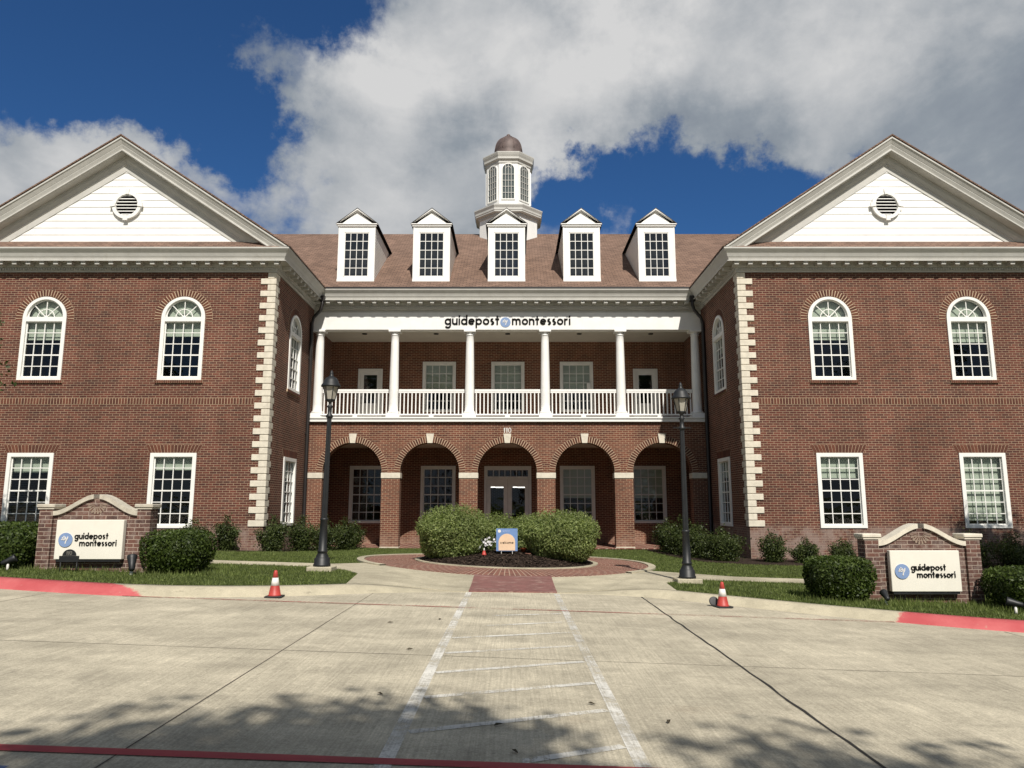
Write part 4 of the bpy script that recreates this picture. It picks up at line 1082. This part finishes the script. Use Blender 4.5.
# ------------------------------------------------------------------ monument signs
def monument(x, y, z, lean, label, facing):
    r = empty('monument_sign', (x, y, z)); tag(r, label, 'sign', 'brick entrance signs by the kerb')
    m = MB()
    wd = 1.06; pw = .255; ph = 1.15; pd = .15
    m.box(-wd, -wd+pw, -pd, pd, -.4, ph); m.box(wd-pw, wd, -pd, pd, -.4, ph)
    def topz(u): # S-curve, u 0..1 from pier to peak
        return 1.03+.32*(3*u*u-2*u**3)
    xin = wd-pw; n = 20
    pl = [(-xin+.001, -.4)]+[(xin-.001, -.4)]+[(xin*(1-k/n)-.001, topz(k/n)) for k in range(n+1)]+[(-xin*(k/n)+.001, topz(1-k/n)) for k in range(1, n+1)]
    m.prism(pl, -.10, .10); m.build('brick_wall', BRS, r)
    for s_ in (-1, 1):
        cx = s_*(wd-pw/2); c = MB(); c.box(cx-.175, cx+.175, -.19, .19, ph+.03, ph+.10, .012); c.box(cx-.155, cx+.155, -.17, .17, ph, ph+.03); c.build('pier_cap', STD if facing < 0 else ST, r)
        c = MB(); V_ = []; F_ = []
        for k in range(n+1):
            u = k/n*.93; xx = s_*xin*(1-u)*1.0; zz = topz(u); t = .085
            for (dy, dz) in ((-.15, 0), (-.15, t), (.15, t), (.15, 0)): V_.append((xx, dy, zz+dz+.002))
        for k in range(n):
            for j in range(4): F_.append((k*4+j, k*4+(j+1) % 4, (k+1)*4+(j+1) % 4, (k+1)*4+j))
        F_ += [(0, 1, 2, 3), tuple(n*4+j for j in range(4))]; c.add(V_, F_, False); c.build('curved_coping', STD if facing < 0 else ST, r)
    # fan of header bricks under the peak
    m1, m2 = voussoirs(0, 1.25, .06, .19, 9, -.10, pi, 2*pi, .012)
    o = m1.build('brick_fan', BRS, r); q = m2.build('mortar_bed', MO2, o)
    m = MB(); m.box(-.66, .61, -.24, -.13, .22, .95, .008); p = m.build('sign_panel', PANEL, r)
    m = MB(); m.box(-.63, .58, -.22, -.102, .175, .218); m.build('panel_bracket', BLK, r)
    ty = -.242
    emblem(p, -.46, ty, .58, .132)
    a, w1 = text_mb('guidepost', 1); sc = .635/w1; a, w1 = text_mb('guidepost', sc, .012); a.build('sign_lettering', INK, p, (-.295, ty, .60))
    b, w2 = text_mb('montessori', 1); sc2 = .70/w2; b, w2 = text_mb('montessori', sc2, .012); b.build('sign_lettering', INK, p, (-.195, ty, .47))
    return r
monument(-7.95, 14.7, Hf(-7.9, 14.6)+.0, 0, 'left brick monument sign with grey coping, black number plaque standing before its cream panel', -1)
monument(7.56, 14.3, Hf(7.55, 14.1)-.02, 0, 'right brick monument sign with sunlit cream coping and no plaque in front', 1)
# address plaque
x, y = -8.12, 14.12; r = empty('address_plaque', (x, y, Hf(x, y))); tag(r, 'small black arched address plaque on two stakes before the left brick sign', 'plaque')
m = MB(); m.prism(rect(-.18, .18, .19, .30), -.01, .01); m.prism([(.125*math.cos(pi*k/16), .302+.115*math.sin(pi*k/16)) for k in range(17)], -.010, .010); m.build('plaque_plate', BLK, r)
for s_ in (-1, 1): m = MB(); m.tube([(s_*.15, .0, -.05), (s_*.15, 0, .19)], .008, 6); m.build('stake', BLK, r)
t, w_ = text_mb('110', .05, .003, sw=.2); t.build('plaque_number', simple('dull_number', (.16, .15, .13), .5), r, (-w_/2, -.0105, .315))
# spotlights
def spot(x, y, az, label, el=35, s=1.0, pale=False):
    z = Hf(x, y); r = empty('spotlight', (x, y, z)); tag(r, label, 'spotlight', 'spotlights aimed at the brick signs')
    m = MB(); m.tube([(0, 0, -.05), (0, 0, .13*s)], .022*s, 10); m.build('mount', COL_W if pale else NUMW, r)
    m = MB(); m.lathe(0, 0, [(.03, -.13), (.048, -.11), (.055, -.02), (.075, .08), (.085, .13), (.08, .14), (.078, .10)], 18)
    T = Matrix.Translation((0, 0, .17*s)) @ Matrix.Rotation(az, 4, 'Z') @ Matrix.Rotation(R(90-el), 4, 'Y') @ Matrix.Scale(s*.9, 4); m.xf(T); h_ = m.build('lamp_housing', BLK, r)
    m = MB(); m.lathe(0, 0, [(.074, .10), (.070, .105)], 18); m.xf(T); m.build('lens', FROST, h_)
    return r
spot(-9.25, 14.15, R(25), 'black spotlight at the far left, in front of the left boxwood', 25)
spot(-6.95, 14.1, R(120), 'black spotlight in the grass just right of the left sign panel', 60, 1.2)
spot(6.50, 13.5, R(85), 'black spotlight on a pale stem beside the right sign and boxwood', 30, .9, True)
spot(8.35, 12.9, R(150), 'black spotlight on a white stem by the red kerb, far right', 12, 1.0, True)

# ------------------------------------------------------------------ lamp posts
def lamp_post(x, y, label):
    z = Hf(x, y); r = empty('street_lamp', (x, y, z)); r.scale = (.9, .9, .9); tag(r, label, 'street lamp', 'black lamp posts in front of the school')
    m = MB(); m.box(-.29, .29, -.29, .29, -.2, .10, .015); m.build('concrete_footing', WALKM, r)
    m = MB()
    m.lathe(0, 0, [(.20, .10), (.20, .15), (.185, .16), (.18, .28), (.155, .30), (.145, .33), (.115, .38), (.11, .42), (.12, .43), (.12, .46), (.10, .48), (.082, 1.15), (.095, 1.17), (.095, 1.20), (.075, 1.22)], 24)
    pr = []; 
    nfl = 32; vs = []; fs = []; zz = [1.22, 2.4, 3.6]; rr = [.070, .062, .054]
    for z_, r_ in zip(zz, rr):
        for k in range(nfl): a = 2*pi*k/nfl; q = r_*(1 if k % 2 else .90); vs.append((q*math.cos(a), q*math.sin(a), z_))
    for j in range(2):
        for k in range(nfl): fs.append((j*nfl+k, j*nfl+(k+1) % nfl, (j+1)*nfl+(k+1) % nfl, (j+1)*nfl+k))
    m.add(vs, fs, False); m.lathe(0, 0, [(.065, 3.6), (.085, 3.62), (.085, 3.66), (.05, 3.70), (.05, 3.84), (.075, 3.88), (.04, 3.92), (.04, 3.98), (.10, 4.02), (.10, 4.04)], 20)
    m.tube([(-.22, 0, 3.65), (.22, 0, 3.65)], .013, 6)
    m.build('pole', BLK, r)
    g = MB(); g.lathe(0, 0, [(.105, 4.04), (.175, 4.36)], 6, False); lt = g.build('lantern_glass', FROST, r)
    m = MB()
    for k in range(6): a = 2*pi*k/6; m.tube([(.11*math.cos(a), .11*math.sin(a), 4.03), (.182*math.cos(a), .182*math.sin(a), 4.37)], .011, 5)
    m.lathe(0, 0, [(.118, 4.03), (.118, 4.055)], 6, False); m.build('lantern_frame', BLK, r)
    m = MB(); m.lathe(0, 0, [(.235, 4.36), (.24, 4.375), (.225, 4.41), (.19, 4.46), (.17, 4.52), (.13, 4.58), (.07, 4.61), (.05, 4.63), (.05, 4.65), (.035, 4.67), (.045, 4.70), (.03, 4.735), (.008, 4.78)], 24); m.build('lantern_hood', BLK, r)
    return r
lamp_post(-4.02, 16.3, 'tall black lamp post on the left lawn, with hexagonal lantern and square footing').rotation_euler = (0, R(.7), 0)
lamp_post(3.72, 16.4, 'tall black lamp post on the right lawn, with hexagonal lantern and square footing')

# ------------------------------------------------------------------ cones
def cone(x, y, label, rz=0):
    r = empty('traffic_cone', (x, y, float(Zp(x, y))+.004), rz); r.scale = (.92, .92, .92); tag(r, label, 'traffic cone', 'red and white cones at the kerb')
    m = MB(); m.box(-.145, .145, -.145, .145, 0, .028, .01); m.build('cone_base', RUB, r)
    m = MB(); f = lambda z: .112-.185*z
    m.lathe(0, 0, [(.125, .028), (f(.04), .045), (f(.20), .20), (f(.335)-.004, .335), (f(.335), .336), (f(.44), .44), (f(.45)-.008, .462)], 24); m.build('cone_body', RED, r)
    m = MB(); m.lathe(0, 0, [(f(.20)+.001, .20), (f(.335)+.001, .335)], 24); m.build('reflective_collar', COL_W, r)
    return r
cone(-3.86, 12.62, 'red cone with white collar beside the kerb on the left')
cone(3.62, 13.35, 'red cone with white collar beside the kerb on the right, grey disc behind', .2)
m = MB(); m.lathe(0, 0, [(.065, -.015), (.08, -.01), (.08, .01), (.065, .015)], 20); m.xf(Matrix.Rotation(R(72), 4, 'X'))
tag(m.build('rubber_disc', simple('grey_rubber', (.06, .06, .062), .7, .2, 9), None, (3.50, 13.48, float(Zp(3.50, 13.48))+.085)), 'dark grey rubber disc leaning behind the right traffic cone', 'disc')

# ------------------------------------------------------------------ vegetation
def leafquads(P_, Nn, size, asp=.5, jit=.9):
    n = len(P_); t = rng.normal(size=(n, 3)); nn_ = Nn+jit*rng.normal(size=(n, 3)); nn_ /= np.linalg.norm(nn_, axis=1)[:, None]+1e-9
    a = np.cross(nn_, t); a /= np.linalg.norm(a, axis=1)[:, None]+1e-9; b = np.cross(nn_, a)
    s = size*rng.uniform(.6, 1.35, n)[:, None]; V = np.empty((n, 4, 3))
    V[:, 0] = P_-a*s; V[:, 1] = P_+b*s*asp; V[:, 2] = P_+a*s; V[:, 3] = P_-b*s*asp
    return V.astype(np.float32)
def lump(d, seed, amp):
    f = np.zeros(len(d)); rs = np.random.default_rng(seed)
    for k in range(14):
        v = rs.normal(size=3); v = v/np.linalg.norm(v)*rs.uniform(2, 7); f += np.sin(d@v+rs.uniform(0, 6.28))/(1+k*.25)
    return 1+amp*f/4
def clipped(name, x, y, hw, hd, h, n, seed, mat, label, cat, group, leaf=.030, power=4.6, amp=.06, base=None, tops=0):
    z0 = Hf(x, y) if base is None else base
    d = rng.normal(size=(n, 3)); d /= np.linalg.norm(d, axis=1)[:, None]
    k = (np.abs(d)**power).sum(1)**(-1/power); s = k*lump(d, seed, amp)
    depth = 1-np.abs(rng.normal(0, .10, n)); depth = np.clip(depth, .55, 1.04)
    C = np.array([hw, hd, h/2]); P_ = d*(s*depth)[:, None]*C; 
    taper = 1-.10*np.clip(-P_[:, 2]/(h/2), 0, 1); P_[:, 0] *= taper; P_[:, 1] *= taper
    P_[:, 2] += h/2+.02; P_[:, 2] = np.maximum(P_[:, 2], .01)
    Nn = d/C; Nn /= np.linalg.norm(Nn, axis=1)[:, None]
    V = leafquads(P_, Nn, leaf)
    if tops:
        m_ = tops; dd = rng.normal(size=(m_, 3)); dd[:, 2] = np.abs(dd[:, 2])+.15; dd /= np.linalg.norm(dd, axis=1)[:, None]
        kk = (np.abs(dd)**power).sum(1)**(-1/power)*lump(dd, seed, amp); Q = dd*kk[:, None]*C; Q[:, 2] += h/2+.02
        Q = np.repeat(Q, 5, 0); up = np.repeat(dd*np.array([.5, .5, .6])+np.array([0, 0, .55])+rng.normal(0, .22, (m_, 3)), 5, 0)
        Q += up*rng.uniform(0, .20, len(Q))[:, None]; V = np.concatenate([V, leafquads(Q, up, leaf*.85, .4, .8)])
    me = trimesh(name, V, mat, 4)
    # inner mass of twigs and older leaves
    import bmesh
    b = bmesh.new(); b.from_mesh(me); r = bmesh.ops.create_icosphere(b, subdivisions=4, radius=1)
    vv = np.array([v.co for v in r['verts']]); dn = vv/np.linalg.norm(vv, axis=1)[:, None]
    kk = (np.abs(dn)**power).sum(1)**(-1/power)*lump(dn, seed, amp)*.82; Q = dn*kk[:, None]*C
    tp = 1-.10*np.clip(-Q[:, 2]/(h/2), 0, 1); Q[:, 0] *= tp; Q[:, 1] *= tp; Q[:, 2] += h/2
    for v, q in zip(r['verts'], Q): v.co = q
    b.to_mesh(me); b.free()
    o = link(name, me, None, (x, y, z0)); tag(o, label, cat, group); return o
def loose(name, x, y, wd, h, n, label, cat, group, mat=LHOL, leaf=.035, stems=9, base=None, dens=.5):
    n = int(n*1.7); wd *= 1.08; z0 = Hf(x, y) if base is None else base; r = empty(name, (x, y, z0), random.uniform(0, 6)); tag(r, label, cat, group)
    m = MB(); tips = []
    for k in range(stems):
        a = 2*pi*k/stems+random.uniform(-.4, .4); rr = wd/2*random.uniform(.45, .95); hh = h*random.uniform(.55, .92)*(1-.25*rr/(wd/2))
        pts_ = [(0, 0, -.03), (rr*.35*math.cos(a), rr*.35*math.sin(a), hh*.45), (rr*math.cos(a), rr*math.sin(a), hh)]; m.tube(pts_, [.014, .009, .004], 5); tips.append(pts_)
    tips.append([(0, 0, 0), (0, 0, h*.5), (0, 0, h*.93)])
    m.build('stems', BARK, r)
    per = n//len(tips); P_ = []
    for (a, b, c) in tips:
        a, b, c = map(np.array, (a, b, c)); t = rng.uniform(.15, 1.02, per)[:, None]
        q = np.where(t < .5, a+(b-a)*t*2, b+(c-b)*(t-.5)*2); rad = wd*.20*(1.15-t*.65); q = q+rng.normal(0, 1, (per, 3))*rad*np.array([.75, .75, .6]); P_.append(q)
    P_ = np.concatenate(P_); P_[:, 2] = np.abs(P_[:, 2])+.02; nn_ = P_-np.array([0, 0, h*.4])
    nn_ /= np.linalg.norm(nn_, axis=1)[:, None]+1e-6
    link('foliage', trimesh('foliage', leafquads(P_, nn_, leaf, .45), mat, 4), r)
    return r
G1 = 'clipped boxwoods flanking the brick signs'
clipped('boxwood_shrub', -6.46, 14.9, .60, .56, .78, 9000, 3, LBOX, 'rounded dark green boxwood just right of the left sign', 'shrub', G1)
clipped('boxwood_shrub', -9.75, 14.75, .74, .60, .84, 9000, 4, LBOX, 'dark boxwood cut off by the left edge, left of the left sign', 'shrub', G1)
clipped('boxwood_shrub', 5.97, 14.15, .54, .54, .76, 9000, 5, LBOX, 'rounded boxwood just left of the right sign', 'shrub', G1)
clipped('boxwood_shrub', 9.12, 13.55, .68, .58, .72, 9000, 6, LBOX, 'boxwood cut off by the right edge, right of the right sign', 'shrub', G1)
G2 = 'grey green bushes in the round bed'
clipped('leafy_bush', -1.53, 19.85, .86, .78, 1.17, 16000, 11, LLIG, 'large grey green bush at the left of the round mulch bed', 'bush', G2, leaf=.036, power=2.6, amp=.15, tops=1300)
clipped('leafy_bush', 1.24, 19.85, .89, .80, 1.17, 16000, 12, LLIG, 'large grey green bush at the right of the round mulch bed', 'bush', G2, leaf=.036, power=2.6, amp=.15, tops=1300)
clipped('leafy_bush', -.50, 21.5, .62, .5, 1.02, 9000, 13, LLIG, 'bush behind the welcome sign, left of the gap before the doors', 'bush', G2, leaf=.036, power=2.6, amp=.15, tops=800)
clipped('leafy_bush', .45, 21.6, .62, .5, 1.02, 9000, 14, LLIG, 'bush behind the welcome sign, under the right door leaf', 'bush', G2, leaf=.036, power=2.6, amp=.15, tops=800)
G3 = 'loose evergreen shrubs along the foundation'
for (x, y, wd, h, n, lb) in [
    (-9.75, 23.45, .95, .95, 3000, 'shrub behind the left boxwood, below the second lower window'),
    (-8.75, 23.5, .85, 1.10, 3000, 'lone upright shrub left of the left stone quoins'),
    (-7.35, 23.6, .95, 1.05, 3500, 'shrub at the foot of the left stone quoins'),
    (-6.75, 24.6, 1.05, 1.10, 3500, 'shrub under the left return window, second from the quoins'),
    (-6.3, 25.7, 1.05, 1.10, 3500, 'shrub left of the lamp post, before the return wall'),
    (-5.85, 26.8, 1.0, 1.10, 3500, 'shrub just behind the left lamp post'),
    (-5.8, 28.0, .9, 1.0, 2500, 'shrub against the leftmost arcade pier'),
    (5.55, 27.3, 1.0, 1.20, 3500, 'shrub beside the rightmost arcade pier'),
    (5.75, 25.9, 1.15, 1.30, 4000, 'tall shrub just right of the right lamp post'),
    (5.95, 24.4, 1.15, 1.05, 4000, 'shrub before the right return wall, right of the lamp post'),
    (6.35, 23.1, 1.2, .95, 4000, 'low shrub at the foot of the right return window'),
    (7.75, 22.9, .85, .90, 3000, 'small shrub right of the right stone quoins'),
    (8.75, 22.9, .80, .70, 2800, 'small low shrub between quoins and right boxwood'),
    (9.85, 22.9, .85, .70, 2800, 'shrub peeking over the right boxwood, left of the sign pier'),
    (13.6, 22.8, 1.3, 1.0, 3500, 'shaded shrub behind the right sign pier'),
    (14.9, 22.8, 1.3, 1.05, 3500, 'shaded shrub near the right edge below the last window'),
]:
    loose('evergreen_shrub', x, y, wd, h, n, lb, 'shrub', G3)
# trees
def tree(name, x, y, h, cr, nl, seed, label, group=None, zc=None, leaf=.09, squash=.8, base=None):
    rs = random.Random(seed); z0 = (Hf(x, y) if y > 13 else float(Zp(x, y))) if base is None else base; r = empty(name, (x, y, z0)); tag(r, label, 'tree', group)
    zc = zc or h-cr*squash
    m = MB(); fork = zc-cr*.55
    m.tube([(0, 0, -.1), (.04, .02, fork*.5), (0, 0, fork), (.1, 0, zc), (0, .1, h-cr*.35)], [.21, .17, .14, .08, .03], 10)
    cl = []
    for k in range(26):
        a = rs.uniform(0, 2*pi); e_ = rs.uniform(-.75, 1.35); q = cr*rs.uniform(.5, .88)
        c = (q*math.cos(a)*math.cos(e_), q*math.sin(a)*math.cos(e_), zc+q*math.sin(e_)*squash); cl.append((c, cr*rs.uniform(.20, .36)))
        if k < 14:
            b0 = (0, 0, fork+(zc-fork)*rs.uniform(-.2, .9)); mid = ((c[0])*.5, c[1]*.5, (b0[2]+c[2])/2+.15); m.tube([b0, mid, c], [.06, .035, .012], 6)
    m.build('trunk', BARK, r)
    per = nl//len(cl); P_ = []; Nn = []
    for (c, q) in cl:
        d = rng.normal(size=(per, 3)); d /= np.linalg.norm(d, axis=1)[:, None]; rad = q*rng.uniform(.1, 1.15, per)**.6
        P_.append(np.array(c)+d*rad[:, None]*np.array([1, 1, .7])); Nn.append(d+np.array([0, 0, .5]))
    link('crown', trimesh('crown', leafquads(np.concatenate(P_), np.concatenate(Nn), leaf, .5), LTREE, 4), r)
    return r
tree('young_tree', -14.93, 18.2, 6.9, 2.35, 9000, 21, 'leafy tree at the left edge, only branch tips showing before the wall', leaf=.07)
tree('young_tree', 17.6, 15.6, 10.2, 3.0, 12000, 22, 'tree beyond the right edge that shades the end of the right wing', leaf=.08)
t0 = tree('shade_tree', .95, -6.35, 12.2, 3.3, 9500, 31, 'tall shade tree behind the photographer casting the pavement shadow', 'shade trees across the drive', leaf=.13)
for (x, y, rz, s, lb) in [(4.55, -6.15, 2.0, .95, 'shade tree across the drive, right of the middle one'), (-7.2, -8.6, 4.1, 1.12, 'shade tree across the drive, left of the middle one'), (13.5, -9.5, .9, 1.3, 'shade tree across the drive at the far right'), (-14.5, -9.5, 5.3, 1.35, 'shade tree across the drive at the far left')]:
    c = copy_tree(t0); c.location = (x, y, float(Zp(x, y))); c.rotation_euler.z = rz; c.scale = (s, s, s); c['label'] = lb

# ------------------------------------------------------------------ small things in the round bed
x, y = -.13, 19.45; z = mz(x, y)-.14; r = empty('welcome_sign', (x, y, z)); tag(r, 'blue yard sign with peach arch reading welcome in the round bed', 'yard sign')
m = MB(); m.box(-.27, .27, -.006, .006, .22, .78); b = m.build('sign_board', SIGNB, r)
m = MB(); m.prism([(-.21, .235), (.21, .235)]+[(.21*math.cos(pi*k/20), .44+.21*math.sin(pi*k/20)) for k in range(21)], -.0105, -.0062); m.build('peach_arch', PEACH, b)
t, w_ = text_mb('welcome', 1); sc = .34/w_; t, w_ = text_mb('welcome', sc, .003, sw=.2); t.build('welcome_lettering', INK, b, (-w_/2, -.0108, .40))
m = MB(); m.lathe(0, 0, [(.04, 0), (.04, .004)], 16, False); m.xf(Matrix.Rotation(pi/2, 4, 'X')); m.build('white_emblem', COL_W, b, (-.19, -.0064, .715))
t, w_ = text_mb('guidepost', .022, .002); t.build('small_lettering', simple('pale_blue_print', (.35, .45, .70), .5), b, (-.11, -.0064, .705))
for s_ in (-.14, .14): m = MB(); m.tube([(s_, .004, -.05), (s_, .004, .24)], .006, 6); m.build('wire_stake', NUMW, r)
# white flowering plant and tiny cone ornament
x, y = -.66, 19.6; z = mz(x, y); r = empty('flowering_plant', (x, y, z)); tag(r, 'low plant with white blooms left of the welcome sign', 'plant')
P_ = rng.normal(0, 1, (260, 3))*np.array([.12, .09, .10])+np.array([0, 0, .20]); P_[:, 2] = np.abs(P_[:, 2])
link('foliage', trimesh('foliage', leafquads(P_, rng.normal(0, 1, (260, 3)), .035), LHOL, 4), r)
m = MB()
for k in range(26):
    c = Vector((random.gauss(0, .11), random.gauss(-.08, .05), .30+random.gauss(0, .07)))
    for q in range(5):
        s = len(m.v); m.add([(0, 0, 0), (.012, -.006, .022), (0, -.008, .034), (-.012, -.006, .022)], [(0, 1, 2, 3)]); m.xf(Matrix.Translation(c) @ Matrix.Rotation(q*2*pi/5, 4, 'Y'), s)
m.build('petals', PETAL, r)
m = MB(); m.tube([(0, 0, 0), (0, 0, .2)], .006, 5); m.build('stem', LHOL, r)
x, y = -.70, 19.3; z = mz(x, y); r = empty('garden_ornament', (x, y, z)); r.scale = (.72, .72, .72); tag(r, 'tiny red cone ornament with white tip in the mulch', 'ornament')
m = MB(); m.lathe(0, 0, [(.085, .0), (.08, .03), (.035, .16)], 16); m.build('cone_body', RED, r)
m = MB(); m.lathe(0, 0, [(.035, .16), (.02, .22), (.008, .25)], 12); m.build('tip', COL_W, r)
for (x, y, c, lb) in [(.30, 19.95, (.40, .10, .03), 'small rusty orange clay pot right of the welcome sign'), (.42, 19.6, (.30, .14, .10), 'small brown clay saucer lying in the mulch right of the sign')]:
    m = MB(); 
    if 'pot' in lb: m.lathe(0, 0, [(.05, 0), (.075, .09), (.085, .09), (.085, .12), (.07, .12), (.06, .06)], 16)
    else: m.lathe(0, 0, [(.05, 0.005), (.09, .03), (.085, .035), (.04, .02)], 16)
    tag(m.build('clay_pot' if 'pot' in lb else 'clay_saucer', simple('clay'+str(x), c, .8), None, (x, y, mz(x, y))), lb, 'pot' if 'pot' in lb else 'saucer')
# dry leaves on the pavement
LFD = simple('dry_leaf', (.05, .038, .018), .8, .2, 20)
for (x, y, lb) in [(-1.10, 6.62, 'dry leaf lying just left of the painted aisle'), (-1.12, 8.6, 'dry leaf left of the aisle, halfway to the kerb'), (-1.0, 10.85, 'long dry leaf by the aisle near the far red line'), (-1.62, 10.4, 'dry leaf farthest left of the aisle lines'),
                   (-.10, 5.85, 'dark leaf inside the aisle in the tree shade'), (.02, 5.25, 'dark leaf inside the aisle nearest the red line'), (.66, 6.55, 'brown leaf inside the aisle near its right line'), (1.2, 6.1, 'dark leaf right of the aisle in the tree shade')]:
    m = MB(); a = random.uniform(0, 3); s_ = .042
    P0 = [(-s_, 0, .004), (-s_*.3, s_*.35, .018), (s_*.5, s_*.3, .012), (s_, 0, .008), (s_*.4, -s_*.32, .016), (-s_*.4, -s_*.3, .006), (0, 0, .004)]
    m.add(P0, [(0, 6, 1), (1, 6, 2), (2, 6, 3), (3, 6, 4), (4, 6, 5), (5, 6, 0)]); tag(m.build('fallen_leaf', LFD, None, (x, y, float(Zp(x, y))+.006), (0, 0, a)), lb, 'leaf', 'dry leaves on the pavement')
